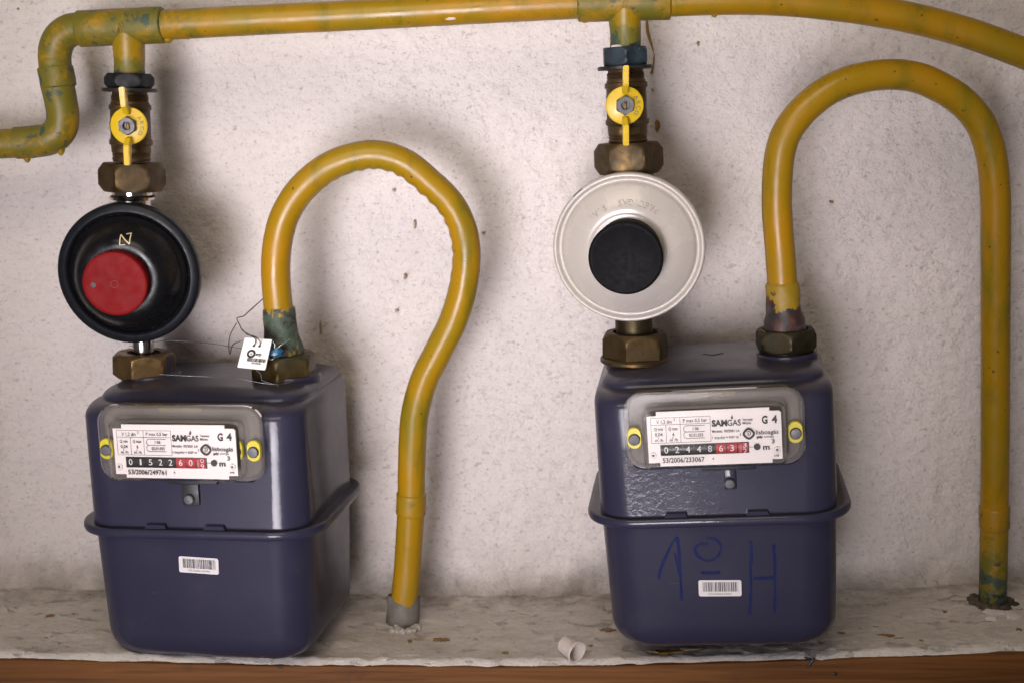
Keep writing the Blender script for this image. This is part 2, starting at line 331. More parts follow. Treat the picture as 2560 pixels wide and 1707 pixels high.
def catmull(P, step):
    P = [Vector(p) for p in P]; P = [P[0] * 2 - P[1]] + P + [P[-1] * 2 - P[-2]]; out = []
    for i in range(1, len(P) - 2):
        a, b, c, d = P[i - 1:i + 3]
        t0 = 0; t1 = t0 + max(1e-6, (b - a).length) ** .5; t2 = t1 + max(1e-6, (c - b).length) ** .5; t3 = t2 + max(1e-6, (d - c).length) ** .5
        m = max(2, int((c - b).length / step))
        for k in range(m):
            t = t1 + (t2 - t1) * k / m
            A1 = a * ((t1 - t) / (t1 - t0)) + b * ((t - t0) / (t1 - t0)); A2 = b * ((t2 - t) / (t2 - t1)) + c * ((t - t1) / (t2 - t1)); A3 = c * ((t3 - t) / (t3 - t2)) + d * ((t - t2) / (t3 - t2))
            B1 = A1 * ((t2 - t) / (t2 - t0)) + A2 * ((t - t0) / (t2 - t0)); B2 = A2 * ((t3 - t) / (t3 - t1)) + A3 * ((t - t1) / (t3 - t1))
            out.append(B1 * ((t2 - t) / (t2 - t1)) + B2 * ((t - t1) / (t2 - t1)))
    out.append(P[-2]); return out
def tube(path, rf, n=28, cap=True):
    """rf(i, s, theta, p) radius; theta 0 = outward side in the picture plane, pi/2 = towards the viewer"""
    L = [0.0]
    for a, b in zip(path, path[1:]): L.append(L[-1] + (b - a).length)
    R = []
    for i, p in enumerate(path):
        T = (path[min(i + 1, len(path) - 1)] - path[max(i - 1, 0)]).normalized()
        s = T.cross(Vector((0, 1, 0)))
        if s.length < 1e-3: s = Vector((1, 0, 0))
        s.normalize(); q = s.cross(T).normalized()
        if q.y > 0: q = -q
        ring = []
        for k in range(n):
            th = 2 * math.pi * k / n
            r = rf(i, L[i], th, p) if callable(rf) else rf
            ring.append(p + (s * math.cos(th) + q * math.sin(th)) * r)
        R.append(ring)
    return rings(R, cap, cap)
def wire(pts, r, step=0.004, n=6): return tube(catmull(pts, step), r, n)
def box(c, s, m=None, bev=0.0):
    bm = bmesh.new(); bmesh.ops.create_cube(bm, size=1.0)
    for v in bm.verts: v.co = Vector((v.co.x * s[0], v.co.y * s[1], v.co.z * s[2]))
    if bev: bmesh.ops.bevel(bm, geom=bm.edges[:], offset=bev, segments=2, affect='EDGES', profile=0.5)
    bm.verts.index_update(); g = ([v.co.copy() for v in bm.verts], [tuple(v.index for v in f.verts) for f in bm.faces]); bm.free()
    mm = Matrix.Translation(c) @ (m if m else Matrix.Identity(4)); return xf(g, mm)
def rrect(Wd, Dp, R, n=7):
    out = []
    for cx, cy, a0 in ((Wd / 2 - R, Dp / 2 - R, 0), (-Wd / 2 + R, Dp / 2 - R, 90), (-Wd / 2 + R, -Dp / 2 + R, 180), (Wd / 2 - R, -Dp / 2 + R, 270)):
        for k in range(n + 1):
            a = math.radians(a0 + 90 * k / n); out.append((cx + R * math.cos(a), cy + R * math.sin(a)))
    return out
def sub(poly, mx=0.012):
    out = []
    for a, b in zip(poly, poly[1:] + poly[:1]):
        d = math.hypot(b[0] - a[0], b[1] - a[1]); k = max(1, int(d / mx))
        out += [(a[0] + (b[0] - a[0]) * i / k, a[1] + (b[1] - a[1]) * i / k) for i in range(k)]
    return out
_tc = {}
def text2d(s, h, bold=0.0, sx=1.0, align='CENTER'):
    """flat text in the x-z plane facing -y; h = capital height, centred vertically"""
    key = (s, bold)
    if key not in _tc:
        c = bpy.data.curves.new('t', 'FONT'); c.body = s; c.size = 1.0; c.resolution_u = 3; c.offset = bold; c.align_x = 'LEFT'; c.fill_mode = 'FRONT'
        o = bpy.data.objects.new('t', c); me = bpy.data.meshes.new_from_object(o)
        _tc[key] = ([v.co.copy() for v in me.vertices], [tuple(p.vertices) for p in me.polygons])
        bpy.data.objects.remove(o); bpy.data.curves.remove(c); bpy.data.meshes.remove(me)
    vs, fs = _tc[key]
    if not vs: return [], []
    x0 = min(v.x for v in vs); x1 = max(v.x for v in vs); k = h / 0.70
    ox = {'CENTER': (x0 + x1) / 2, 'LEFT': x0, 'RIGHT': x1}[align]
    return [Vector(((v.x - ox) * k * sx, 0, (v.y - 0.35) * k)) for v in vs], list(fs)
def textw(s, h, width, **k):
    g = text2d(s, h, **k); w = max(v.x for v in g[0]) - min(v.x for v in g[0]); q = width / w
    return [Vector((v.x * q, v.y, v.z)) for v in g[0]], g[1]
def at(g, x, z, y=0.0): return [Vector((v.x + x, v.y + y, v.z + z)) for v in g[0]], g[1]
def rect2d(x0, z0, x1, z1): return [Vector((x0, 0, z0)), Vector((x1, 0, z0)), Vector((x1, 0, z1)), Vector((x0, 0, z1))], [(0, 1, 2, 3)]
def stroke2d(pts, w, taper=False):
    P = [Vector((p[0], 0, p[1])) for p in pts]; V = []; Fc = []
    for i, p in enumerate(P):
        t = (P[min(i + 1, len(P) - 1)] - P[max(i - 1, 0)]).normalized(); nrm = Vector((-t.z, 0, t.x))
        ww = w * (0.86 + 0.16 * math.sin(i * 0.19) + 0.08 * math.sin(i * 0.57 + 1)) / 2 if taper else w / 2
        V += [p + nrm * ww, p - nrm * ww]
        if i: Fc.append((2 * i - 2, 2 * i - 1, 2 * i + 1, 2 * i))
    return V, Fc
def ringp(cx, cz, rx, rz, a0=0, a1=360, n=24): return [(cx + rx * math.cos(math.radians(a0 + (a1 - a0) * i / n)), cz + rz * math.sin(math.radians(a0 + (a1 - a0) * i / n))) for i in range(n + 1)]
def disc2d(cx, cz, r, n=20, r2=None): return [Vector((cx + r * math.cos(6.2832 * i / n), 0, cz + (r2 or r) * math.sin(6.2832 * i / n))) for i in range(n)], [tuple(range(n))]
def lat_noise(shape_x, shape_y, xs, ys, seed):
    g = np.random.default_rng(seed).random((shape_x + 2, shape_y + 2))
    fx = (xs - xs.min()) / (xs.max() - xs.min() + 1e-9) * (shape_x - 1e-3); fy = (ys - ys.min()) / (ys.max() - ys.min() + 1e-9) * (shape_y - 1e-3)
    ix, iy = fx.astype(int), fy.astype(int); tx, ty = fx - ix, fy - iy; tx = tx * tx * (3 - 2 * tx); ty = ty * ty * (3 - 2 * ty)
    return (g[ix, iy] * (1 - tx) * (1 - ty) + g[ix + 1, iy] * tx * (1 - ty) + g[ix, iy + 1] * (1 - tx) * ty + g[ix + 1, iy + 1] * tx * ty) - 0.5
def grid_mesh(name, X, Y, Z, m):
    nx, ny = X.shape; me = bpy.data.meshes.new(name); co = np.stack([X, Y, Z], -1).reshape(-1, 3).astype(np.float32)
    me.vertices.add(nx * ny); me.vertices.foreach_set('co', co.ravel())
    i = np.arange(nx * ny).reshape(nx, ny); q = np.stack([i[:-1, :-1], i[1:, :-1], i[1:, 1:], i[:-1, 1:]], -1).reshape(-1)
    nq = len(q) // 4; me.loops.add(nq * 4); me.loops.foreach_set('vertex_index', q.astype(np.int32)); me.polygons.add(nq)
    me.polygons.foreach_set('loop_start', np.arange(0, nq * 4, 4, dtype=np.int32)); me.polygons.foreach_set('loop_total', np.full(nq, 4, np.int32))
    me.polygons.foreach_set('use_smooth', np.ones(nq, bool)); me.update(); me.validate(); me.materials.append(m)
    o = bpy.data.objects.new(name, me); COL.objects.link(o); o['kind'] = 'structure'; INV[o] = Matrix.Identity(4); return o
# ------------------------------------------------------------------ the setting: plaster wall, painted ledge, wooden board
def shelf_z(x): return 0.0072 * (x / 0.4) ** 2 * (1 if abs(x) < 0.6 else 0.6 / abs(x)) + 0.0055 * np.clip(x, 0, 0.6) / 0.4 if not isinstance(x, np.ndarray) else 0.0072 * (x / 0.4) ** 2 * np.where(np.abs(x) < 0.6, 1, 0.6 / np.maximum(np.abs(x), 0.01)) + 0.0055 * np.clip(x, 0, 0.6) / 0.4
xs = np.linspace(-0.85, 0.85, 690); zs = np.linspace(-0.012, 0.98, 400); X, Z = np.meshgrid(xs, zs, indexing='ij')
Y = 0.006 * lat_noise(9, 6, X, Z, 1) + 0.0012 * lat_noise(60, 60, X, Z, 2) + 0.0018 * lat_noise(190, 130, X, Z, 3) + 0.0013 * lat_noise(340, 230, X, Z, 4)
pit = lat_noise(300, 190, X, Z, 5); Y += 0.0012 * np.clip(pit - 0.40, 0, 1) / 0.10
cove = np.clip((0.018 - (Z - shelf_z(X))) / 0.018, 0, 1.5); Y -= 0.009 * cove ** 2
Y += -0.003 * np.exp(-((X + 0.425) / 0.006) ** 2) * (Z < 0.2)
wall = grid_mesh('wall', X, Y, Z, M['wall'])
xs = np.linspace(-0.85, 0.85, 690); ts = np.linspace(0, 1, 80); X, T = np.meshgrid(xs, ts, indexing='ij')
edge = 0.1405 + 0.0035 * lat_noise(90, 2, X, T * 0 + X * 0, 8) * 0.6
Yl = 0.006 - T * (edge + 0.006)
Zl = shelf_z(X) + 0.0022 * lat_noise(40, 8, X, T, 6) + 0.0012 * lat_noise(160, 20, X, T, 7) + 0.0012 * lat_noise(420, 60, X, T, 9)
Zl -= 0.004 * np.clip((T - 0.955) / 0.045, 0, 1) ** 2
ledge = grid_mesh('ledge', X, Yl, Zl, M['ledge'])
# board in front, its top edge slightly lower than the paint
bm_r = []
for x in np.linspace(-0.85, 0.85, 60):
    zt = shelf_z(float(x)) - 0.0035; yf = -0.1425 - 0.0006 * math.sin(x * 23)
    bm_r.append([Vector((x, -0.112, zt)), Vector((x, yf + 0.002, zt)), Vector((x, yf + 0.0006, zt - 0.0006)), Vector((x, yf, zt - 0.002)), Vector((x, yf, zt - 0.11)), Vector((x, -0.112, zt - 0.11))])
board = struct('wooden_board', rings(bm_r), M['wood'])
def blob(P, nrm, up, w, h, th, seed, n=14, rough=0.25):
    r_ = random.Random(seed); nrm = Vector(nrm); up = Vector(up); rt = up.cross(nrm).normalized(); k1 = [1 + r_.uniform(-rough, rough) for _ in range(n)]
    R = []
    for f, d in ((1.0, -0.0008), (0.93, th * 0.6), (0.6, th), (0.15, th * 1.05)):
        R.append([P + nrm * d + (rt * math.cos(6.2832 * k / n) * w / 2 + up * math.sin(6.2832 * k / n) * h / 2) * f * (k1[k] if f > 0.3 else 1) for k in range(n)])
    return rings(R)
def wall_blob(name, u, v, w, h, m, th=0.0016, seed=0):
    P = W(u, v, 0.0); s = mpp(P); return obj(name, blob(P, (0, -1, 0), (0, 0, 1), w * s, h * s, th + 0.0022, seed), M[m], wall)
for i, (u, v, w, h, m) in enumerate([(1643, 314, 13, 30, 'drip'), (1745, 110, 9, 14, 'drip'), (1631, 226, 7, 10, 'drip_faint'), (47, 23, 8, 7, 'drip'), (1037, 560, 7, 26, 'drip_faint'), (1013, 692, 9, 14, 'drip'), (985, 475, 9, 9, 'drip_faint'), (1208, 583, 9, 7, 'drip'), (992, 777, 9, 9, 'drip_faint'), (801, 820, 4, 36, 'drip_faint'), (2078, 505, 12, 7, 'drip'), (1310, 1488, 16, 9, 'drip')]):
    wall_blob('paint_fleck', u, v, w, h, m, 0.0006, i)
dp = [W(u, v, -0.0012) for u, v in ((1617, 52), (1619, 80), (1627, 108), (1635, 138), (1633, 165), (1628, 186))]
obj('paint_drip', tube(catmull(dp, 0.003), lambda i, s, th, p: (0.0011 + 0.0004 * math.sin(s * 160)) * (0.9), 8), M['drip'], wall)
for i, (u, v, w, h, m) in enumerate([(127, 1556, 22, 6, 'drip'), (187, 1554, 40, 9, 'drip'), (1665, 1636, 70, 8, 'drip'), (1735, 1630, 60, 4, 'drip_faint'), (1517, 1577, 34, 7, 'drip'), (1476, 1617, 12, 5, 'drip'), (2150, 1594, 50, 3, 'drip'), (2215, 1610, 40, 3, 'drip'), (2250, 1620, 24, 3, 'drip'), (2290, 1627, 42, 4, 'drip'), (2105, 1602, 20, 5, 'drip'), (2360, 1558, 18, 6, 'drip'), (2545, 1610, 12, 6, 'drip'), (1040, 1598, 34, 3, 'drip_faint'), (1105, 1597, 36, 4, 'drip'), (1025, 1604, 10, 6, 'drip'), (1265, 1630, 16, 3, 'drip'), (2050, 1625, 12, 4, 'drip')]):
    P = WZ(u, v, 0.0); P.z = shelf_z(P.x) - 0.0003; s = mpp(P)
    obj('paint_fleck', blob(P, (0, 0, 1), (0, 1, 0), w * s, h * s * 3.3, 0.0010, 50 + i, 18, 0.55), M[m], ledge)
for i, (u, v, w, h, r_) in enumerate([(2030, 1653, 34, 7, -0.9), (2022, 1645, 20, 5, 0.2), (2088, 1683, 9, 7, 0), (700, 1668, 16, 6, 0.2)]):
    P = W(u, v, -0.1428); s = mpp(P); g = blob(Vector((0, 0, 0)), (0, -1, 0), (0, 0, 1), w * s, h * s, 0.0006, 90 + i, 12, 0.4)
    obj('splinter_mark', xf(g, Matrix.Translation(P) @ Matrix.Rotation(r_, 4, 'Y')), M['bracket'], board)
# ------------------------------------------------------------------ gas meters
POSE = {'L': ((-0.2172, 0.9956, -0.3056), -0.1599, 0.0049, -0.0281), 'R': ((0.1523, 0.9735, -0.2869), -0.1325, 0.0296, -0.0737)}
def pose(m):
    t, yw, pi_, ro = POSE[m]
    return Matrix.Translation(Vector(t) + CAM) @ Matrix.Rotation(yw, 4, 'Z') @ Matrix.Rotation(pi_, 4, 'X') @ Matrix.Rotation(ro, 4, 'Y')
MW = {k: pose(k) for k in 'LR'}
SZ = -0.003      # seam height
LOW = [(SZ - 0.001, 0.1665, 0.1372, 0.026, 0), (SZ - 0.006, 0.1655, 0.1362, 0.026, 0), (-0.045, 0.1632, 0.134, 0.026, 0), (-0.082, 0.161, 0.1318, 0.0265, 0)]
for k in range(1, 10):
    a = k / 9 * math.pi / 2; LOW.append((-0.082 - 0.0225 * math.sin(a), 0.161 - 0.044 * (1 - math.cos(a)), 0.1318 - 0.044 * (1 - math.cos(a)), 0.0265 - 0.010 * (1 - math.cos(a)), 0))
LOW += [(-0.1055, 0.09, 0.065, 0.015, 0), (-0.106, 0.04, 0.03, 0.008, 0)]
UP = [(SZ + 0.001, 0.1675, 0.1380, 0.024, 0), (SZ + 0.006, 0.1668, 0.137, 0.024, 0), (0.05, 0.1660, 0.1362, 0.022, 0), (0.079, 0.1654, 0.1354, 0.021, 0)]
for k in range(1, 7):            # front shoulder
    a = k / 6 * math.pi / 2; UP.append((0.079 + 0.0095 * math.sin(a), 0.1654 - 0.0065 * (1 - math.cos(a)), 0.1354 - 0.018 * (1 - math.cos(a)), 0.021, 0.0085 * (1 - math.cos(a))))
UP += [(0.0885, 0.1584, 0.1160, 0.023, 0.0092), (0.0888, 0.1578, 0.1152, 0.023, 0.0096)]
for k in range(1, 8):
    a = k / 7 * math.pi / 2; UP.append((0.0888 + 0.0078 * math.sin(a), 0.1578 - 0.028 * (1 - math.cos(a)), 0.1152 - 0.038 * (1 - math.cos(a)), 0.023 - 0.006 * (1 - math.cos(a)), 0.0096 + 0.004 * (1 - math.cos(a))))
UP += [(0.0975, 0.10, 0.060, 0.014, 0.0136), (0.0980, 0.05, 0.030, 0.01, 0.0136)]
def shell(tab): return rings([[Vector((x, y + yc, z)) for x, y in sub(rrect(w, d, r), 0.01 * 99)] for z, w, d, r, yc in tab])
def front_y(z):
    tab = LOW if z < SZ else UP; s = sorted((t[0], -t[2] / 2 + t[4]) for t in tab)
    for a, b in zip(s, s[1:]):
        if a[0] <= z <= b[0]: return a[1] + (b[1] - a[1]) * (z - a[0]) / max(1e-9, b[0] - a[0])
    return s[0][1] if z < s[0][0] else s[-1][1]
def m_local(m, u, v, yl=None):
    """point on the meter's front face under a photo pixel, in meter coordinates"""
    inv = MW[m].inverted(); o = inv @ CAM; d = inv.to_3x3() @ ray(u, v); y = -0.067
    for _ in range(6):
        p = o + d * ((y - o.y) / d.y); y = front_y(p.z) if yl is None else yl
    return p
def on_front(g, off):
    return [Vector((v.x, front_y(v.z) - off - v.y, v.z)) for v in g[0]], g[1]
PW, PH, PZ, PY = 0.0892, 0.0333, 0.0626, -0.0876
def plate_pt(s, t): return (s - 0.5) * PW, PZ + (0.5 - t) * PH
def build_meter(m, label, serial, digits, last2, sticker, hand):
    t = thing('gas_meter', label, 'gas meter', MW[m], 'blue gas meters on the ledge')
    L = dict(parent=t, local=True)
    obj('lower_shell', shell(LOW), M['meter'], smooth=50, **L)
    obj('upper_shell', shell(UP), M['meter'], smooth=50, **L)
    # crimped seam flange
    out = rrect(0.1835, 0.1475, 0.036, 9); mid = rrect(0.176, 0.142, 0.033, 9); inn = rrect(0.164, 0.133, 0.029, 9)
    prof = [(inn, 0.0035), (mid, 0.0030), (out, 0.0042)]
    R = [[Vector((x, y, z)) for x, y in p] for p, z in prof]
    for k in range(1, 5):
        a = k / 5 * math.pi; o2 = rrect(0.1835 + 0.003 * math.sin(a), 0.1475 + 0.003 * math.sin(a), 0.036, 9); R.append([Vector((x, y, 0.0042 - 0.0068 * (1 - math.cos(a)) / 2)) for x, y in o2])
    R += [[Vector((x, y, -0.0026)) for x, y in out], [Vector((x, y, -0.0020)) for x, y in mid], [Vector((x, y, -0.0030)) for x, y in inn]]
    obj('seam_flange', at(rings(R, False, False), 0, SZ), M['meter'], smooth=60, **L)
    for x in ((-0.026, 0.018) if m == 'L' else (-0.029, 0.027)):
        g = ([Vector(p) for p in ((-.0085, -.0722, .003), (.0085, -.0722, .003), (.0068, -.0728, .0072), (-.0068, -.0728, .0072), (-.0085, -.064, .003), (.0085, -.064, .003), (.0068, -.064, .0072), (-.0068, -.064, .0072))], [(0, 1, 2, 3), (5, 4, 7, 6), (3, 2, 6, 7), (1, 5, 6, 2), (4, 0, 3, 7)])
        obj('crimp_tab', at(g, x, SZ), M['meter'], smooth=0, **L)
    for x in (-0.055, 0.055):
        obj('connection_boss', lathe([(0.0225, 0.088), (0.0225, 0.0975), (0.0215, 0.099), (0.0165, 0.0992), (0.0165, 0.112)], Vector((x, 0.004, 0)), (0, 0, 1), 40), M['meter'], **L)
    if m == 'R': obj('pressed_mark', at(rings([[Vector((x * k, y * k, z)) for x, y in ((-.009, .003), (.009, .003), (.0, -.004))] for k, z in ((1, 0), (0.7, .0008))]), 0.002, 0.0978, 0.008), M['meter'], smooth=0, **L)
    # index housing behind the clear cover
    def slab(wd, ht, rr_, y0, y1, zc, bev=0.0012, hole=None):
        o_ = rrect(wd, ht, rr_, 6); i_ = rrect(wd - 2 * bev, ht - 2 * bev, max(0.0006, rr_ - bev), 6)
        return rings([[Vector((x, y0, zc + z)) for x, z in o_][::-1], [Vector((x, y1 + bev, zc + z)) for x, z in o_][::-1], [Vector((x, y1, zc + z)) for x, z in i_][::-1]])
    zc = 0.0655
    obj('index_housing', slab(0.116, 0.050, 0.011, -0.060, -0.0738, zc), M['index_base'], **L)
    obj('cover_rim', slab(0.1215, 0.0545, 0.013, -0.0742, -0.0786, zc, 0.0014), M['cover_rim'], **L)
    win = slab(0.0955, 0.0415, 0.005, -0.0787, -0.0912, PZ, 0.0022); cv = obj('cover_window', (win[0], win[1][:-2] + [win[1][-1]]), M['cover'], **L)
    obj('sealing_tape', slab(0.032, 0.0035, 0.001, -0.0725, -0.0741, zc + 0.0232, 0.0003), M['olive'], **L)
    obj('index_bracket', box(Vector((0.009, -0.0805, 0.0408)), (0.036, 0.006, 0.006), None, 0.0006), M['bracket'], **L)
    # white index plate with notched corners and folded top
    pl = [(0.0, 0.02), (0.072, 0.02), (0.072, -0.07), (0.915, -0.075), (0.915, 0.0), (0.985, 0.0), (1.0, 0.04), (1.0, 1.0), (0.925, 1.0), (0.925, 1.075), (0.085, 1.075), (0.085, 1.0), (0.0, 1.0)]
    pp = [plate_pt(s, t_) for s, t_ in pl]
    R = [[Vector((x, PY + d, z)) for x, z in pp][::1] for d in (0.0012, 0.0)]
    plate = obj('index_plate', rings(R), M['plate'], smooth=0, **L)
    def tx(s_, h, w, s, t_, bold=0.0, al='CENTER'):
        x, z = plate_pt(s, t_); g = textw(s_, h * PH, w * PW, bold=bold, align=al); return at(g, x, z)
    G = []; D = []
    def line(s0, t0, s1, t1, w=0.00024): a = plate_pt(s0, t0); b = plate_pt(s1, t1); G.append(stroke2d([a, b], w))
    for a in ((.03, .055, .475, .055), (.03, .58, .475, .58), (.03, .055, .03, .58), (.475, .055, .475, .58), (.03, .2, .475, .2), (.25, .055, .25, .58), (.142, .2, .142, .58)): line(*a)
    G += [tx('V 1,2 dm', .075, .115, .13, .135, .012), tx('3', .05, .011, .207, .095), tx('P max 0,5 bar', .07, .18, .362, .128, .012),
          tx('Q min', .062, .065, .086, .285, .012), tx('0,04', .07, .058, .086, .40, .014), tx('m /h', .062, .06, .086, .52, .01), tx('3', .04, .009, .079, .475),
          tx('Q max', .062, .07, .196, .285, .012), tx('6', .07, .014, .196, .40, .014), tx('m /h', .062, .06, .196, .52, .01), tx('3', .04, .009, .189, .475),
          tx('I 06', .062, .045, .365, .30, .012), tx('02.01.033', .062, .105, .365, .435, .014)]
    for (ta, tb) in ((.235, .365), (.365, .50)):
        x0, z0 = plate_pt(.295, (ta + tb) / 2); hh = (tb - ta) / 2 * PH; a = [(x0 + hh * 0.9 * math.cos(math.radians(q)), z0 + hh * math.sin(math.radians(q))) for q in range(90, 271, 15)]
        G.append(stroke2d([plate_pt(.432, ta)] + a + [plate_pt(.432, tb)], 0.0003))
    G += [tx('SAM', .125, .115, .543, .205, .045), tx('GAS', .125, .10, .652, .205, .012), tx('Vermate', .05, .075, .752, .15, .014), tx('Milano', .05, .062, .745, .222, .014), tx('G', .155, .042, .878, .17, .03), tx('4', .155, .042, .95, .165, .03),
          tx('Modello  RS/2001 LA', .05, .205, .588, .375, .016), tx('1 impulso = 0,01 m', .052, .195, .582, .505, .014), tx('3', .045, .01, .695, .455, .02), tx('lisboagás', .085, .165, .893, .425, .01), tx('galp', .048, .045, .835, .52, .04), tx('energia', .045, .072, .905, .52, .006),
          tx('m', .11, .05, .882, .735, .03), tx('3', .085, .022, .935, .62, .02), tx(serial, .10, .315, .262, .945, .012), tx(',', .09, .011, .485, .90, .03), tx('578', .035, .034, .955, .925, .02)]
    x, z = plate_pt(.815, .725); G.append(disc2d(x, z, 0.0023)); line(.752, .725, .80, .725, 0.0003)
    fx, fz = plate_pt(.638, .10); G.append(([Vector((fx - .0007, 0, fz - .0008)), Vector((fx + .0007, 0, fz - .0008)), Vector((fx + .0005, 0, fz + .0006)), Vector((fx + .0001, 0, fz + .002)), Vector((fx - .0006, 0, fz + .0004))], [(0, 1, 2, 3, 4)]))
    lx, lz = plate_pt(.757, .445)      # rounded diamond emblem: thick ring and inner curl
    dia = [(lx + r * math.cos(math.radians(a)), lz + r * math.sin(math.radians(a))) for a in range(0, 361, 10) for r in (0.0032 + 0.00018 * math.cos(math.radians(4 * a)),)]
    G.append(stroke2d(dia, 0.0015)); G.append(stroke2d([(lx + (0.0003 + 0.0014 * q / 18) * math.cos(q * 0.42 + 1.2), lz + (0.0003 + 0.0014 * q / 18) * math.sin(q * 0.42 + 1.2)) for q in range(19)], 0.00045))
    obj('lettering', merge(*[at(g, 0, 0, PY - 0.00022 - 0.00002 * i) for i, g in enumerate(G)]), M['ink'], plate, True, 0)
    for s, t_ in ((.036, .83), (.962, .80)):
        x, z = plate_pt(s, t_); sw = obj('plate_screw', lathe([(0.0022, 0), (0.0022, 0.0010), (0.0018, 0.0014), (0.0010, 0.0014), (0.0009, 0.0004)], Vector((x, PY - 0.0002, z)), (0, -1, 0), 20), M['plate'], **L)
        obj('screw_hole', lathe([(0.0009, 0.0005), (0.0008, 0.0007)], Vector((x, PY - 0.0002, z)), (0, -1, 0), 12), M['index_base'], sw, True)
    # number wheels behind a slot
    x0, z0 = plate_pt(.095, .84); x1, z1 = plate_pt(.752, .63); cw = (x1 - x0) / 8
    ct = obj('counter_window', box(Vector(((x0 + x1) / 2, PY - 0.0002, (z0 + z1) / 2)), (x1 - x0 + 0.0006, 0.0006, z1 - z0 + 0.0006), None, 0.0001), M['wheel_black'], **L)
    for i in range(8):
        xc = x0 + cw * (i + 0.5); red = i >= 5; R = []
        hh = (z1 - z0) / 2 * 0.97
        for k in range(9):
            zz = -hh + 2 * hh * k / 8; yy = 0.0006 + 0.0010 * (1 - (zz / hh) ** 2) * 0.8
            R.append((yy, zz))
        V = []; Fc = []
        for k, (yy, zz) in enumerate(R):
            V += [Vector((xc - cw * 0.46, PY - yy, (z0 + z1) / 2 + zz)), Vector((xc + cw * 0.46, PY - yy, (z0 + z1) / 2 + zz))]
            if k: Fc.append((2 * k - 2, 2 * k - 1, 2 * k + 1, 2 * k))
        wh = obj('number_wheel', (V, Fc), M['wheel_red' if red else 'wheel_black'], **L)
        if i < 7:
            g = textw(digits[i], (z1 - z0) * 0.62, cw * (0.36 if digits[i] != '1' else 0.16), bold=0.004)
            g = at(g, xc, (z0 + z1) / 2 + 0.0005, PY - 0.00165); obj('digit', g, M['digit'], wh, True, 0)
        else:
            g1 = at(textw(last2[0], (z1 - z0) * 0.5, cw * 0.34), xc + cw * 0.15, (z0 + z1) / 2 + 0.0022, PY - 0.00165); g2 = at(textw(last2[1], (z1 - z0) * 0.5, cw * 0.34), xc + cw * 0.15, (z0 + z1) / 2 - 0.0020, PY - 0.00165)
            g1 = ([Vector((v.x, v.y, min(v.z, z1))) for v in g1[0]], g1[1]); g2 = ([Vector((v.x, v.y, max(v.z, z0))) for v in g2[0]], g2[1])
            tk = [at(rect2d(-cw * 0.10, -0.00008, cw * 0.10, 0.00008), xc - cw * 0.24, (z0 + z1) / 2 + q * 0.0008, PY - 0.00165) for q in range(-3, 4)]
            obj('digit', merge(g1, g2, *tk), M['digit'], wh, True, 0)
    # cover screws with yellow slotted washers
    for x in (-0.0541, 0.0541):
        o_ = rrect(0.0098, 0.0150, 0.0048, 6); i_ = rrect(0.0090, 0.0142, 0.0044, 6)
        wz = obj('yellow_washer', rings([[Vector((x + a, -0.0777, 0.0618 + b)) for a, b in o_][::-1], [Vector((x + a, -0.0802, 0.0618 + b)) for a, b in o_][::-1], [Vector((x + a, -0.0807, 0.0618 + b)) for a, b in i_][::-1]]), M['seal_yellow'], **L)
        obj('cover_screw', lathe([(0.0040, 0), (0.0040, 0.0016), (0.0034, 0.0024), (0.001, 0.0026)], Vector((x, -0.0804, 0.0612)), (0, -1, 0), 24), M['steel'], wz, True)
    p = m_local(m, *((479, 1243) if m == 'L' else (1824, 1203)))
    lb = obj('lock_bracket', box(Vector((p.x + 0.0005, front_y(p.z) - 0.001, p.z + 0.003)), (0.0125 if m == 'L' else 0.008, 0.004, 0.0155), None, 0.0006), M['bracket' if m == 'L' else 'meter'], **L)
    obj('lock_screw', lathe([(0.0037, 0), (0.0037, 0.0022), (0.0030, 0.0030), (0.0005, 0.0033)], Vector((p.x, front_y(p.z) - 0.003, p.z)), (0, -1, 0), 24), M['steel'], lb, True)
    # barcode sticker
    c = m_local(m, *sticker); sw_, sh_ = (0.0298, 0.0122); ang = math.radians(-2.2 if m == 'L' else -1.0)
    rot = lambda g: ([Vector((c.x + v.x * math.cos(ang) - v.z * math.sin(ang), v.y, c.z + v.x * math.sin(ang) + v.z * math.cos(ang))) for v in g[0]], g[1])
    o_ = rrect(sw_, sh_, 0.0014, 4); st = rings([[Vector((x, y, z)) for x, z in o_][::-1] for y in (0.0, 0.00015)])
    so = obj('barcode_sticker', on_front(rot(st), 0.0001), M['paper'], smooth=0, **L)
    r_ = random.Random(m); x = -sw_ * 0.40; bars = []
    while x < sw_ * 0.42:
        w = r_.choice((0.00025, 0.0004, 0.0007)); bars.append(rect2d(x, -sh_ * 0.20, min(x + w, sw_ * 0.42), sh_ * 0.38)); x += w + r_.choice((0.00022, 0.0003, 0.00055))
    obj('barcode', on_front(rot(merge(*bars)), 0.0004), M['ink'], so, True, 0)
    obj('sticker_digits', on_front(rot(at(textw('10532006' + serial[-6:], sh_ * 0.12, sw_ * 0.55), 0, -sh_ * 0.34)), 0.0004), M['grey_ink'], so, True, 0)
    if hand:      # marker handwriting: 1 with long flag, small raised o over a dash, H
        S = []
        def path(pts, w=0.0023):
            q = [m_local(m, 1300 + a / 1.867, 1240 + b / 1.867) for a, b in pts]; cr = catmull([Vector((v.x, 0, v.z)) for v in q], 0.0012)
            S.append(stroke2d([(v.x, v.z) for v in cr], w, True))
        path([(648, 385), (655, 345), (685, 270), (712, 215), (732, 188)]); path([(732, 188), (740, 235), (744, 300), (750, 380), (754, 484)]); path([(722, 262), (738, 340), (745, 372)], 0.0012)
        path([(878, 222), (845, 220), (818, 240), (830, 276), (868, 298), (905, 292), (932, 264), (938, 228), (912, 200), (870, 192)]); path([(845, 355), (890, 356), (935, 353)], 0.0024)
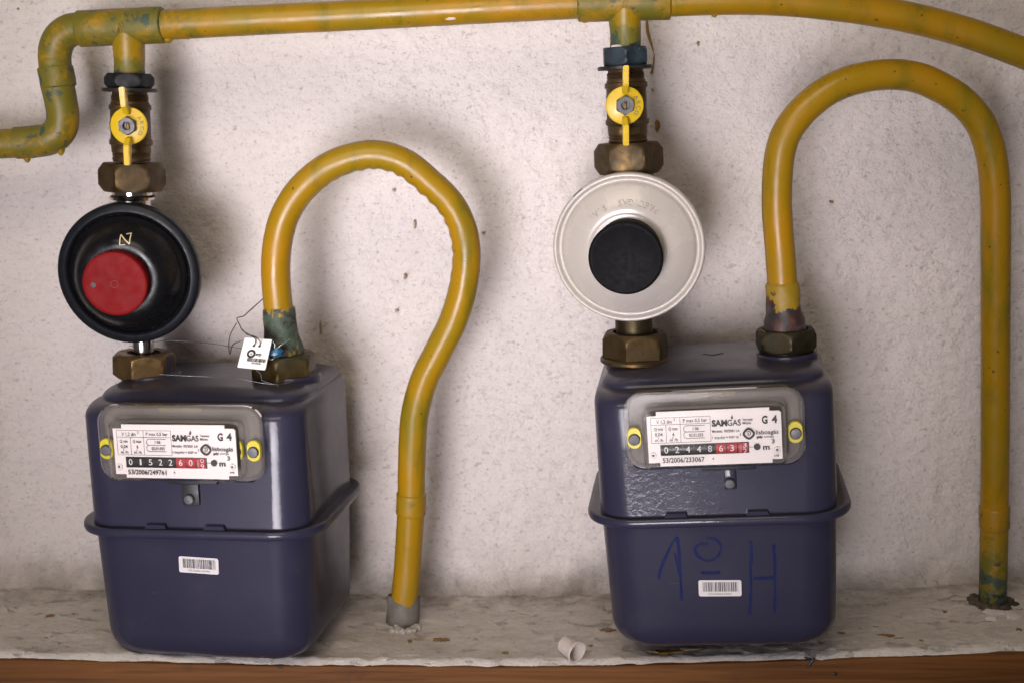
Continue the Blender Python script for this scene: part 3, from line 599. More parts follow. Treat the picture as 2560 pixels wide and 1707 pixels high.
        path([(1075, 205), (1080, 260), (1076, 340), (1078, 430), (1072, 548)]); path([(1184, 222), (1188, 300), (1190, 400), (1187, 540)]); path([(1090, 382), (1140, 380), (1192, 379)])
        obj('marker_writing', on_front(merge(*[at(s, 0, 0, 0.00002 * i) for i, s in enumerate(S)]), 0.00025), M['marker'], smooth=0, **L)
    return t
meterL = build_meter('L', 'blue gas meter on the left with serial 249761 and clean lower front', '53/2006/249761', '0152260', ('0', '9'), (497, 1412), False)
meterR = build_meter('R', 'blue gas meter on the right with 1º H handwritten in marker', '53/2006/233067', '0244863', ('3', '2'), (1800, 1469), True)
YL = (MW['L'] @ Vector((-0.055, 0.004, 0.11))).y; YLr = (MW['L'] @ Vector((0.055, 0.004, 0.11))).y
YR = (MW['R'] @ Vector((-0.055, 0.004, 0.11))).y; YRr = (MW['R'] @ Vector((0.055, 0.004, 0.11))).y
# ------------------------------------------------------------------ supply pipe along the top
def ymain(u): return YL + (YR - YL) * min(1.15, max(-0.2, (u - 322) / (1562 - 322)))
def pipe_pts(pts): return [W(u, v, ymain(u)) for u, v in pts]
def patf(V, f): return [max(0.0, min(1.0, f(v))) for v in V]
sup = thing('gas_supply_pipe', 'yellow painted gas supply pipe running along the top with elbows', 'pipe', W(322, 70, YL))
RAD = 0.0107
def npipe(seed, amp=0.0):
    a = [random.Random(seed + i).uniform(0, 6.28) for i in range(6)]
    def rf(i, s, th, p, r=RAD): return r * (1 + 0.012 * math.sin(s * 37 + a[0]) * math.sin(th + a[1]) + amp * (math.sin(s * 210 + a[2] + 2 * th) * 0.5 + math.sin(s * 130 + a[3] - th) * 0.5 + math.sin(s * 330 + a[4] + 3 * th) * 0.4))
    return rf
main = catmull(pipe_pts([(395, 64), (600, 53), (903, 38), (1200, 22), (1455, 9)]), 0.004); g = tube(main, npipe(1, 0.004))
x_l = W(410, 63, YL).x
obj('long_tube', g, M['pipe'], sup, attr=patf(g[0], lambda v: 0.42 - (v.x - x_l) * 2.6 if v.x - x_l < 0.2 else (0.28 if v.x > -0.02 else -0.05)))
run2 = catmull(pipe_pts([(1665, 4), (1800, 0), (1950, 2), (2068, 12), (2231, 36), (2394, 76), (2560, 134), (2760, 214)]), 0.004); g = tube(run2, npipe(2, 0.003))
obj('bent_tube', g, M['pipe'], sup, attr=patf(g[0], lambda v: 0.12))
def sleeve(name, p0, p1, r, parent, lip=0.0006, pat=0.4, n=36, seed=3, amp=0.006, m='pipe'):
    ax = p1 - p0; h = ax.length; pr = []
    for k in range(5): pr.append((r - lip * 2.2 * (1 - math.sin(k / 4 * 1.571)), 0.0012 * k / 4))
    pr += [(r, h * q) for q in (0.2, 0.35, 0.5, 0.65, 0.8)]
    for k in range(5): pr.append((r - lip * 2.2 * (1 - math.cos(k / 4 * 1.571)), h - 0.0012 + 0.0012 * k / 4))
    g = lathe(pr, p0, ax, n, wob=amp); return obj(name, g, M[m], parent, attr=[pat] * len(g[0]))
teeL = sleeve('tee_fitting', W(197, 73, ymain(197)), W(410, 63, ymain(410)), 0.0131, sup, pat=0.74)
teeR = sleeve('tee_fitting', W(1444, 9, ymain(1444)), W(1677, 3, ymain(1677)), 0.0131, sup, pat=0.58)
neck = [W(321, 80, YL), W(324, 185, YL)]; g = lathe([(0.0122, 0.0), (0.0114, 0.012), (0.0110, 0.02), (0.0109, 0.0255), (0.0113, 0.031), (0.0114, 0.033)], neck[0], neck[1] - neck[0], 36, wob=0.01)
zb = neck[1].z; obj('tee_branch', g, M['pipe'], teeL, attr=patf(g[0], lambda v: 0.30 + 0.75 * max(0, 1 - (v.z - zb) / 0.014)))
neck = [W(1562, 15, YR), W(1564, 124, YR)]; g = lathe([(0.0122, 0.0), (0.0113, 0.012), (0.0109, 0.02), (0.0109, 0.028), (0.0109, 0.034)], neck[0], neck[1] - neck[0], 36, wob=0.01)
zb = neck[1].z; obj('tee_branch', g, M['pipe'], teeR, attr=patf(g[0], lambda v: 0.42 + 0.75 * max(0, 1 - (v.z - zb) / 0.019)))
# embossed maker's mark on the tees
for tee, (u, v), y in ((teeL, (300, 70), YL), (teeR, (1562, 8), YR)):
    for k, (dx, dz, ln) in enumerate(((-5, 0, 13), (0, 2, 15), (5, 1, 12))):
        P = W(u + dx, v - dz, y - 0.0132); s = mpp(P)
        obj('embossed_stroke', xf(box(Vector((0, 0, 0)), (1.7 * s, 0.0012, ln * 2 * s), None, 0.0003), Matrix.Translation(P) @ Matrix.Rotation(0.35, 4, 'Y')), M['pipe'], tee, attr=None)
# elbows down the left
elb = catmull(pipe_pts([(205, 72), (176, 77), (150, 96), (138, 126), (137, 160), (141, 200), (150, 242), (157, 285), (150, 325), (122, 349), (80, 356), (40, 359)]), 0.0022)
def relb(i, s, th, p):
    b = npipe(9, 0.022)(i, s, th, p, 0.0118); return b
g = tube(elb, relb, 32); el = obj('elbow_pair', g, M['pipe'], sup, attr=[0.66 + 0.25 * (math.cos(2 * math.pi * (i % 32) / 32) < -0.3) * (1 if i > 32 * 20 else 0) for i in range(len(g[0]))])
sleeve('elbow_collar', W(138, 166, ymain(138)), W(147, 220, ymain(147)), 0.0128, el, pat=0.72, amp=0.012)
stub = catmull(pipe_pts([(75, 357), (0, 361), (-120, 366), (-260, 371)]), 0.004); g = tube(stub, npipe(4, 0.01)); obj('left_tube', g, M['pipe'], sup, attr=[0.55] * len(g[0]))
for i, (u, v, w, h) in enumerate(((68, 398, 20, 16), (152, 378, 22, 20), (470, 92, 20, 12), (1462, 50, 40, 14), (1786, 36, 22, 14), (178, 202, 12, 16), (420, 103, 24, 10))):
    P = W(u, v, ymain(u) - 0.001); s = mpp(P)
    pr = [(0.0004, -h * s * 0.6), (w * s * 0.28, -h * s * 0.4), (w * s * 0.45, 0), (w * s * 0.5, h * s * 0.5), (w * s * 0.3, h * s)]
    g = lathe(pr, P, (0, 0, 1), 14); obj('paint_run', g, M['pipe'], sup, attr=[0.45] * len(g[0]))
P = W(1128, 48, ymain(1128) - 0.0085); obj('filler_smear', blob(P, (0, -0.7, -0.7), (1, 0, 0.1), 8 * mpp(P), 30 * mpp(P), 0.0006, 4), M['pale_chip'], sup)
# ------------------------------------------------------------------ ball valves
def build_valve(y, D, label, nutm, platem, rotn):
    """D: photo pixels of this valve"""
    def A(v): t_ = (v - D['v0']) / (D['v1'] - D['v0']); return W(D['u0'] + (D['u1'] - D['u0']) * t_, v, y)
    ax = (A(D['v0']) - A(D['v1'])).normalized(); s = mpp(A((D['v0'] + D['v1']) / 2))
    t = thing('gas_valve', label, 'valve', A(D['nut'][1]), 'brass gas valves under the supply pipe')
    def lat(name, prof, m, par=None, n=44, **k):       # prof: (v, width px) from top to bottom
        o0 = A(prof[-1][0]); g = lathe([(w * s / 2, (A(v) - o0).length) for v, w in prof[::-1]], o0, ax, n, **k); return obj(name, g, M[m], par or t)
    a, b = D['adapter']; w = D['aw']
    o0 = A(b); hn = (A(a) - o0).length
    ad = obj('adapter_nut', hexnut(o0, ax, hn, w * s * 1.08, rot=rotn, chamf=0.12), M[nutm], t)
    if nutm == 'blue_nut':
        for i, (du, dv, w_, h_) in enumerate(((-22, -1, 24, 7), (22, 3, 36, 6))):
            P = A(a + 2) + Vector((du * s, -0.011, -dv * s)); obj('filler_smear', blob(P, (0, -0.6, 0.8), (0, 0.8, 0.6), w_ * s, h_ * s * 1.6, 0.0012, 20 + i), M['pale_chip' if i == 0 else 'sleeve'], ad, True) if False else obj('filler_smear', blob(P, (0, -0.6, 0.8), (0, 0.8, 0.6), w_ * s, h_ * s * 1.6, 0.0012, 20 + i), M['pale_chip' if i == 0 else 'patina'], ad)
    lat('base_plate', [(b - 1, w * 1.0), (b - 1, w * 1.19), (b + 0, D['pw']), (b + 7, D['pw']), (b + 9, D['pw'] - 4), (b + 9, w * 0.8)], platem)
    c, d = D['body']; bw = D['bw']; r1, r2 = D['ridges']
    prof = [(b + 9, bw * 0.86), (b + 16, bw * 0.88)]
    for k in range(4): prof += [(b + 17 + 4 * k, bw * 0.95), (b + 19 + 4 * k, bw * 0.90)]
    prof += [(r1 - 12, bw * 0.96), (r1 - 8, bw * 0.97), (r1 - 6, bw * 1.05), (r1 + 5, bw * 1.06), (r1 + 8, bw * 0.99), (r2 - 8, bw * 1.01), (r2 - 5, bw * 1.08), (r2 + 5, bw * 1.08), (r2 + 9, bw * 0.99), (d - 18, bw * 0.98), (d - 16, bw * 0.92), (d - 12, bw * 0.97), (d - 8, bw * 0.92), (d - 4, bw * 0.97), (d + 4, bw * 0.92)]
    lat('valve_body', prof, 'brass_body')
    for du in (-0.33, 0.36):      # cast flats beside the stem and below
        P = A(r2 + (d - r2) * 0.42) + Vector((du * 0.35 * bw * s, -bw * s * 0.455, 0)); obj('cast_flat', box(P, (bw * s * 0.30, 0.003, (d - r2 - 30) * s), Matrix.Rotation(du * 0.6, 4, 'Z'), 0.0006), M['brass'], t)
    P = A((r1 + r2) / 2) + Vector((0, -bw * s * 0.50 + 0.002, 0)); obj('stem_boss', lathe([(0.0105, 0), (0.0105, 0.005), (0.008, 0.007), (0.008, 0.0105)], P, (0, -1, 0), 32), M['brass_body'], t)
    n0, n1 = D['nut']; o0 = A(n1); obj('union_nut', hexnut(o0, ax, (A(n0) - o0).length, D['nw'] * s * 1.0, rot=D['nrot'], chamf=0.14), M['brass'], t)
    # butterfly lever
    lu, lv = D['lever']; LP = W(lu, lv, y - bw * s * 0.5 - 0.0085); sl = mpp(LP); R = D['lr'] * sl
    lever = obj('lever', lathe([(R - 0.0006, 0), (R, 0.0006), (R, 0.0026), (R - 0.0008, 0.0032), (0.0005, 0.0032)], LP, (0, -1, 0), 48), M['lever'], t)
    for sg, k in ((1, 2.06), (-1, 2.08)):
        poly = [(0.62 * R, -0.003), (0.62 * R, -0.007), (0.92 * R, -0.0115), (1.05 * R, -0.0135), (k * R, -0.0150), (k * R, -0.0095), (1.08 * R, -0.0065), (0.95 * R, -0.0005)]
        hw = 7.2 * sl; V = []
        for x in (-hw, hw): V += [LP + Vector((x + 0.0022 * sl * 0 + D['lean'] * r, yy, sg * r)) for r, yy in poly for D_ in (0,)]
        V = []
        for x in (-hw, hw): V += [LP + Vector((x - D['lean'] * sg * r, yy, sg * r)) for r, yy in poly]
        m8 = len(poly); Fc = [tuple(range(m8))[::-1], tuple(range(m8, 2 * m8))] + [(i, (i + 1) % m8, (i + 1) % m8 + m8, i + m8) for i in range(m8)]
        bm = bmesh.new(); bv = [bm.verts.new(v) for v in V]; [bm.faces.new([bv[i] for i in f]) for f in Fc]; bmesh.ops.recalc_face_normals(bm, faces=bm.faces); bmesh.ops.bevel(bm, geom=bm.edges[:], offset=0.0005, segments=2, affect='EDGES')
        bm.verts.index_update(); g = ([v.co.copy() for v in bm.verts], [tuple(v.index for v in f.verts) for f in bm.faces]); bm.free()
        obj('lever_wing', g, M['lever'], lever)
    hx = obj('lever_nut', hexnut(LP + Vector((0, -0.0030, 0)), (0, -1, 0), 0.0058, D['hx'] * 2 * sl, 48, rot=math.pi / 6, hole=D['hx'] * 0.46 * sl, chamf=0.12), M['steel'], t)
    obj('stem_end', box(LP + Vector((0.0002, -0.0048, 0)), (6.5 * sl, 0.004, 17 * sl), None, 0.0003), M['brass_bright'], hx)
    obj('stem_hole', lathe([(D['hx'] * 0.455 * sl, 0), (D['hx'] * 0.455 * sl, 0.0006)], LP + Vector((0, -0.0036, 0)), (0, -1, 0), 20), M['bracket'], hx)
    G = []
    for i, ch in enumerate('ARCO'):
        a = math.radians(34 - 22 * i); g = text2d(ch, R * 0.22, 0.01); mm = Matrix.Translation(LP + Vector((math.cos(a) * R * 0.74, -0.0036, math.sin(a) * R * 0.74))) @ Matrix.Rotation(math.pi / 2 - a, 4, 'Y'); G.append(xf(g, mm))
        front = xf(g, mm); back = [v + Vector((0, 0.0006, 0)) for v in front[0]]
    for i, ch in enumerate('MOP'):
        a = math.radians(202 - 24 * i); g = text2d(ch, R * 0.15, 0.0); mm = Matrix.Translation(LP + Vector((math.cos(a) * R * 0.76, -0.0036, math.sin(a) * R * 0.76))) @ Matrix.Rotation(math.pi / 2 - a, 4, 'Y')
    obj('lever_lettering', merge(*G), M['seal_dark'] if 'seal_dark' in M else M['olive'], lever, smooth=0)
    return t
build_valve(YL, dict(u0=319, v0=60, u1=344, v1=900, adapter=(184, 222), aw=112, pw=134, body=(231, 400), bw=97, ridges=(269, 356), nut=(408, 478), nw=164, nrot=0.28, lever=(324.5, 315), lr=46, hx=23, lean=0.02),
            'brass gas valve with yellow butterfly lever above the black regulator', 'dark_metal', 'dark_plate', 0.2)
build_valve(YR, dict(u0=1559, v0=50, u1=1589, v1=870, adapter=(118, 166), aw=112, pw=137, body=(176, 355), bw=100, ridges=(214, 305), nut=(357, 434), nw=173, nrot=0.91, lever=(1561, 264), lr=47, hx=24.5, lean=0.015),
            'brass gas valve with yellow butterfly lever above the white regulator', 'blue_nut', 'dark_plate', 0.5)
# ------------------------------------------------------------------ regulators
def axis_pt(D, v, y): t_ = (v - D[1]) / (D[3] - D[1]); return W(D[0] + (D[2] - D[0]) * t_, v, y)
AXL, AXR = (319, 60, 344, 900), (1559, 50, 1589, 870)
def face_frame(center, n):
    n = Vector(n).normalized(); e2 = (Vector((0, 0, 1)) - n * n.z).normalized(); e1 = e2.cross(n); 
    m = Matrix((( e1.x, -n.x, e2.x), (e1.y, -n.y, e2.y), (e1.z, -n.z, e2.z))).to_4x4(); return Matrix.Translation(center) @ m     # local -y = facing direction
# black regulator with red cap
C0 = W(323, 684, YL - 0.0205); s = mpp(C0); nL = Vector((-0.02, -1, -0.085)).normalized(); R0 = 178.5 * s
rg = thing('gas_regulator', 'black round gas pressure regulator with a red centre cap', 'gas regulator', C0)
obj('back_body', lathe([(0.012, -0.028), (0.030, -0.026), (0.040, -0.016), (R0 * 0.93, -0.006), (R0 * 0.93, -0.002)], C0, nL, 64), M['black_rim'], rg)
obj('rim', lathe([(R0 * 0.92, -0.008), (R0 * 0.985, -0.007), (R0, -0.005), (R0, 0.0), (R0 * 0.99, 0.0022), (R0 * 0.965, 0.0035), (R0 * 0.885, 0.0040), (R0 * 0.862, 0.0032), (R0 * 0.85, 0.0012), (R0 * 0.835, -0.0008), (R0 * 0.80, -0.0008)], C0, nL, 96, cap1=False), M['black_rim'], rg)
pr = [(R0 * 0.838, -0.002), (R0 * 0.828, 0.0012), (R0 * 0.815, 0.0030), (R0 * 0.79, 0.0042)]
for k in range(1, 15):
    a = k / 14; pr.append((R0 * 0.79 + (0.0275 - R0 * 0.79) * a, 0.0042 + 0.0195 * math.sin(a * 1.45) / math.sin(1.45)))
pr += [(0.0262, 0.0240), (0.0245, 0.0243), (0.020, 0.0243)]
obj('dome', lathe(pr, C0, nL, 96), M['black_gloss'], rg, smooth=60)
rc_ = 0.0232; cp = obj('red_cap', lathe([(rc_ - 0.0008, 0.0238), (rc_ - 0.0003, 0.030), (rc_, 0.0345), (rc_ - 0.0003, 0.0352), (rc_ - 0.0009, 0.0356), (rc_ - 0.003, 0.0357), (0.003, 0.0356), (0.0005, 0.0356)], C0, nL, 72), M['red_cap'], rg)
FF = face_frame(C0 + nL * 0.0360, nL); cc = C0 + nL * 0.0360
def face(g): return xf(g, FF)
obj('cap_hole', face(disc2d(-0.0150, -0.0006, 0.0018, 18)), M['bracket'], cp, smooth=0)
obj('cap_ring', face(stroke2d(ringp(0.0, 0.0, 0.0026, 0.0026), 0.0003)), M['red_dark'], cp, smooth=0)
# gold N mark in a box on the dome
def dome_y(r): 
    for (ra, ha), (rb, hb) in zip(pr, pr[1:]):
        if rb <= r <= ra: return ha + (hb - ha) * (ra - r) / max(1e-9, ra - rb)
    return pr[-1][1]
F0 = face_frame(C0, nL)
def on_dome(g, off=0.0003): return xf(([Vector((v.x, -dome_y(math.hypot(v.x, v.z)) - off, v.z)) for v in g[0]], g[1]), F0)
q = [(-0.0033, 0.0264), (-0.0033, 0.0332), (0.0035, 0.0270), (0.0035, 0.0338)]
def dense(a, b, n=10): return [(a[0] + (b[0] - a[0]) * i / n, a[1] + (b[1] - a[1]) * i / n) for i in range(n + 1)]
q = [(x + 0.0057, z - 0.0005) for x, z in q]
obj('gold_mark', on_dome(merge(stroke2d(dense(q[0], q[1]), 0.0008), stroke2d(dense(q[1], q[2]), 0.0008), stroke2d(dense(q[2], q[3]), 0.0008), stroke2d(dense(q[0], (q[2][0] - .003, q[2][1] - .0003)), 0.0006), stroke2d(dense((q[1][0] + .0035, q[3][1] - .0004), q[3]), 0.0006)), 0.00045), M['gold'], rg, smooth=0)
lines = [at(rect2d(-0.0012 - k * 0.0013, 0, 0.0012 + k * 0.0013, 0.0006), -0.006, 0.024 + 0.003 * k) for k in range(0)]
axd = (axis_pt(AXL, 300, YL) - axis_pt(AXL, 900, YL)).normalized()
o0 = axis_pt(AXL, 540, YL); obj('inlet_stub', lathe([(0.0135, 0), (0.0135, (axis_pt(AXL, 500, YL) - o0).length), (0.0165, (axis_pt(AXL, 499, YL) - o0).length), (0.0170, (axis_pt(AXL, 492, YL) - o0).length), (0.0150, (axis_pt(AXL, 487, YL) - o0).length), (0.0152, (axis_pt(AXL, 478, YL) - o0).length)], o0, axd, 40), M['chrome'], rg)
o0 = axis_pt(AXL, 905, YL); ou = W(359, 905, YL); obj('outlet_stub', lathe([(0.0082, 0), (0.0082, 0.03)], ou, axd, 32), M['chrome'], rg)
o0 = W(361, 940, YL); o1 = W(360, 880, YL); obj('outlet_nut', hexnut(o0, o1 - o0, (o1 - o0).length, 153 * mpp(o0) * 1.0, rot=0.38, hole=0.0125, chamf=0.08, bot_ch=True), M['brass_bright'], rg)
# white regulator with black cap
C1 = W(1572, 620, YR - 0.0225); s = mpp(C1); nR = Vector((-0.15, -1, -0.115)).normalized(); R1 = 190.5 * s
rw = thing('gas_regulator', 'cream white round gas pressure regulator with a black centre cap', 'gas regulator', C1)
obj('back_body', lathe([(0.012, -0.028), (0.030, -0.026), (0.042, -0.014), (R1 * 0.95, -0.006), (R1 * 0.95, -0.002)], C1, nR, 64), M['white_enamel'], rw)
pr1 = [(R1 * 0.93, -0.0055), (R1 * 0.985, -0.005), (R1, -0.0025), (R1 * 0.998, 0.0008), (R1 * 0.985, 0.0024), (R1 * 0.965, 0.0030), (R1 * 0.945, 0.0024), (R1 * 0.932, 0.0008), (R1 * 0.918, -0.0004), (R1 * 0.90, -0.0008), (R1 * 0.885, -0.0002), (R1 * 0.872, 0.0014), (R1 * 0.855, 0.0030)]
for k in range(1, 17):
    a = k / 16; pr1.append((R1 * 0.855 + (0.0275 - R1 * 0.855) * a, 0.0030 + 0.0085 * math.sin(a * 1.45) / math.sin(1.45)))
pr1 += [(0.0268, 0.0117), (0.0262, 0.0119), (0.02, 0.0119)]
body = obj('dish', lathe(pr1, C1, nR, 112, cap1=False), M['white_enamel'], rw, smooth=60)
rk = 0.0259
cpk = obj('black_cap', lathe([(rk - 0.0022, 0.0112), (rk - 0.0012, 0.022), (rk, 0.0315), (rk - 0.0005, 0.0327), (rk - 0.0018, 0.0335), (rk - 0.0030, 0.0335), (rk - 0.0036, 0.0331), (0.0005, 0.0329)], C1, nR, 72), M['black_plastic'], rw)
F1 = face_frame(C1, nR)
def dish_y(r):
    for (ra, ha), (rb, hb) in zip(pr1[12:], pr1[13:]):
        if rb <= r <= ra: return ha + (hb - ha) * (ra - r) / max(1e-9, ra - rb)
    return 0.003
G = []
txt = 'PRECIGAS  S.A.'; rr0 = 0.0345
for i, ch in enumerate(txt):
    if ch == ' ': continue
    a = math.radians(56 + i * 6.3); g = text2d(ch, 0.0040, 0.006)
    c_, s_ = math.cos(a), math.sin(a); cx, cz = rr0 * c_, rr0 * s_
    # letters stand on the outer side: upside down to the viewer
    V = []
    for v in g[0]:
        x, z = -v.x, -v.z; b = a - math.pi / 2; V.append(Vector((cx + x * math.cos(b) - z * math.sin(b), 0, cz + x * math.sin(b) + z * math.cos(b))))
    top = [Vector((v.x, -dish_y(math.hypot(v.x, v.z)) - 0.0014, v.z)) for v in V]; bot = [Vector((v.x, v.y + 0.0018, v.z)) for v in top]
    n = len(top); ed = {}
    for f in g[1]:
        for a_, b_ in zip(f, f[1:] + f[:1]): ed[(a_, b_)] = ed.get((a_, b_), 0) + 1
    side = [(a_, b_, b_ + n, a_ + n) for (a_, b_) in ed if (b_, a_) not in ed]
    G.append((top + bot, list(g[1]) + side))
obj('embossed_lettering', xf(merge(*G), F1), M['white_enamel'], body, smooth=0)
obj('chipped_paint', xf(([Vector((v.x, v.y, v.z)) for v in stroke2d(ringp(0, 0, R1 * 0.992, R1 * 0.992, 128, 137, 8), 0.0009)[0]], stroke2d(ringp(0, 0, R1 * 0.992, R1 * 0.992, 128, 137, 8), 0.0009)[1]), F1 @ Matrix.Translation((0, -0.0025, 0))), M['bracket'], body, smooth=0)
axd = (axis_pt(AXR, 300, YR) - axis_pt(AXR, 870, YR)).normalized()
o0 = axis_pt(AXR, 470, YR); obj('inlet_stub', lathe([(0.0175, 0), (0.0175, (axis_pt(AXR, 433, YR) - o0).length)], o0, axd, 40), M['dark_metal'], rw)
o0 = W(1588, 900, YR); obj('outlet_stub', lathe([(0.0137, 0), (0.0137, 0.045)], o0, axd, 40), M['brass_dark'], rw)
o0 = W(1588, 898, YR); o1 = W(1588, 829, YR); nt_ = obj('outlet_nut', hexnut(o0, o1 - o0, (o1 - o0).length, 168 * mpp(o0), rot=0.17, hole=0.0165, chamf=0.12, bot_ch=False), M['brass'], rw)
obj('nut_collar', lathe([(0.0245, -0.002), (0.0258, -0.001), (0.0258, 0.0012), (0.0245, 0.0025)], o0, o1 - o0, 48), M['brass'], nt_)
# ------------------------------------------------------------------ outlet pipes (loops)
def loop(name, label, uv, y0, zfoot, ripple, ferr, coup, nutd, seed, matf, nutm, patlow):
    foot = WZ(uv[-1][0], uv[-1][1], zfoot); nn = len(uv)
    Ls = [0]
    for a, b in zip(uv, uv[1:]): Ls.append(Ls[-1] + math.hypot(a[0] - b[0], a[1] - b[1]))
    pts = []
    for (u, v), l in zip(uv, Ls):
        q = l / Ls[-1]; k = max(0, (q - 0.3) / 0.7); k = k * k * (3 - 2 * k); pts.append(W(u, v, y0 + (foot.y - y0) * k))
    path = catmull(pts, 0.0022); tot = sum((b - a).length for a, b in zip(path, path[1:]))
    t = thing('outlet_pipe', label, 'pipe', W(*uv[0], y0), 'looped yellow outlet pipes')
    base = npipe(seed, 0.004)
    def rf(i, s, th, p):
        r = base(i, s, th, p, RAD); q = s / tot
        if ripple and ripple[0] < q < ripple[1]:
            w = math.sin((q - ripple[0]) / (ripple[1] - ripple[0]) * math.pi); inner = max(0, -math.cos(th)) ** 2
            r += 0.00062 * w * inner * (math.sin(s * 560) + 0.25 * math.sin(s * 790 + 1)) - 0.0006 * w * inner
        return r
    g = tube(path, rf, 32); z_low = pts[0].z
    at_ = [max(patlow[0] * max(0, 1 - (v.z - pts[0].z - 0.025) / 0.03) if (v - pts[0]).length < 0.09 else 0, patlow[1] * max(0, 1 - v.z / 0.095) if v.x > foot.x - 0.03 else 0, 0.05) for v in g[0]]
    obj('bent_tube', g, M['pipe'], t, attr=at_)
    # ferrule soldered on the tail
    f = [(axis, w) for axis, w in ferr]; P = [W(u, v, y0) for (u, v), w in ferr]; ax = (P[-1] - P[0]).normalized()
    prof = [(w * mpp(p) / 2, (p - P[0]).dot(ax)) for p, (_, w) in zip(P, ferr)]
    fine = []
    for (ra, ha), (rb, hb) in zip(prof, prof[1:]):
        for k in range(4): fine.append((ra + (rb - ra) * k / 4, ha + (hb - ha) * k / 4))
    fine.append(prof[-1]); top = P[-1].z; bot = P[0].z
    g = lathe(fine, P[0], ax, 40, wob=0.014); obj('ferrule', g, M[matf], t, attr=[(1.55 if matf == 'patina' else 1.12) - (v.z - bot) / (top - bot) * (1.1 if matf == 'patina' else 1.0) for v in g[0]])
    (u0, v0), (u1, v1), w, rt, hole = nutd; o0 = W(u0, v0, y0); o1 = W(u1, v1, y0)
    obj('union_nut', hexnut(o0, o1 - o0, (o1 - o0).length, w * mpp(o0), rot=rt, hole=hole, chamf=0.10), M[nutm], t)
    cu0, cv0, cu1, cv1 = coup; k0 = min(path, key=lambda p: (p - W(cu0, cv0, p.y)).length); k1 = min(path, key=lambda p: (p - W(cu1, cv1, p.y)).length)
    sleeve('coupling', k1, k0, 0.0116, t, pat=0.40)
    return t, foot
uvL = [(707, 905), (702, 840), (695, 762), (690, 700), (690, 650), (696, 597), (712, 540), (752, 476), (812, 424), (878, 396), (945, 388), (1010, 408), (1074, 458), (1125, 510), (1154, 566), (1166, 634), (1157, 722), (1134, 800), (1096, 877), (1060, 950), (1038, 1030), (1032, 1090), (1029, 1180), (1028, 1260), (1020, 1400), (1011, 1500), (1006, 1556)]
pL, footL = loop('outlet_pipe', 'yellow looped outlet pipe rippled inside its bend beside the left meter', uvL, YLr, 0.0, (0.22, 0.56),
    [((711, 905), 104), ((709, 880), 102), ((706, 856), 97), ((703, 838), 86), ((701, 815), 82), ((698, 790), 82), ((696, 774), 81), ((696, 768), 73)], (1029, 1228, 1028, 1288), ((712, 950), (709, 882), 166, 0.45, 0.0155), 21, 'patina', 'brass_green', (0.85, 0.35))
uvR = [(1964, 835), (1961, 770), (1956, 710), (1951, 640), (1946, 580), (1942, 500), (1949, 390), (1966, 335), (2001, 284), (2050, 240), (2100, 212), (2160, 194), (2220, 187), (2290, 194), (2345, 216), (2402, 252), (2450, 307), (2476, 380), (2487, 470), (2489, 600), (2489, 800), (2488, 1000), (2487, 1200), (2485, 1350), (2482, 1470), (2480, 1512)]
pR, footR = loop('outlet_pipe', 'yellow arched outlet pipe with tall straight leg at the right edge', uvR, YRr, 0.010, None,
    [((1963, 835), 106), ((1963, 818), 104), ((1962, 800), 100), ((1960, 782), 88), ((1958, 760), 85), ((1956, 730), 85), ((1955, 712), 84), ((1955, 706), 76)], (2487, 1262, 2487, 1318), ((1965, 874), (1964, 821), 158, 0.52, 0.0165), 33, 'burnt', 'brass_dark', (0.5, 1.35))
# crumbled plaster round the pipe feet, and the rubber sleeve
def crumbs(name, label, c, n, rad, m, size, kind_cat):
    r_ = random.Random(name + str(n)); gs = []
    for i in range(n):
        a = r_.uniform(0, 6.283); rr_ = rad * r_.uniform(0.45 if m == 'mortar' else 0.82, 1.3); sz = size * r_.uniform(0.5, 1.3); P = Vector((c.x + rr_ * math.cos(a), c.y + rr_ * math.sin(a), shelf_z(c.x) + sz * 0.25))
        bm = bmesh.new(); bmesh.ops.create_icosphere(bm, subdivisions=2, radius=sz)
        for v in bm.verts: v.co = v.co * r_.uniform(0.7, 1.2)
        for v in bm.verts: v.co.z *= 0.75
        bm.verts.index_update(); gs.append(([v.co + P for v in bm.verts], [tuple(v.index for v in f.verts) for f in bm.faces])); bm.free()
    o = obj(name, merge(*gs), M[m], None, smooth=50); tag(o, label, kind_cat); return o
sl = thing('pipe_sleeve', 'grey worn sleeve round the foot of the left looped pipe', 'pipe sleeve', footL)
ax = (W(1012, 1470, footL.y + 0.004) - footL).normalized()
gsl = lathe([(0.0130, -0.006), (0.0132, 0.004), (0.0128, 0.012), (0.0131, 0.018), (0.0128, 0.0215), (0.0118, 0.022), (0.0113, 0.015)], footL, ax, 40, wob=0.02)
obj('sleeve_tube', gsl, M['sleeve'], sl)
obj('sleeve_lining', lathe([(0.0116, 0.012), (0.0119, 0.0212), (0.0108, 0.0216), (0.0104, 0.012)], footL, ax, 40, wob=0.02), M['dark_mortar'], sl)
cr = crumbs('plaster_crumbs', 'white crumbled plaster in front of the grey pipe sleeve', footL + Vector((0.004, -0.012, -0.0008)), 70, 0.009, 'mortar', 0.0026, 'plaster'); cr['kind'] = 'stuff'
cr = crumbs('mortar_crumbs', 'dark broken mortar round the foot of the right hand pipe', footR + Vector((0, 0, 0)), 60, 0.0135, 'dark_mortar', 0.0034, 'mortar'); cr['kind'] = 'stuff'
for i, (dx, dy, w, h) in enumerate(((-0.004, -0.022, 0.020, 0.010), (0.006, -0.030, 0.016, 0.012), (-0.012, -0.034, 0.010, 0.006))):
    P = Vector((footR.x + dx, footR.y + dy, shelf_z(footR.x) + 0.0004)); obj('paint_flake', blob(P, (0.1, -0.2, 1), (0, 1, 0.2), w, h, 0.0016, 70 + i, 16, 0.35), M['paper'], ledge)
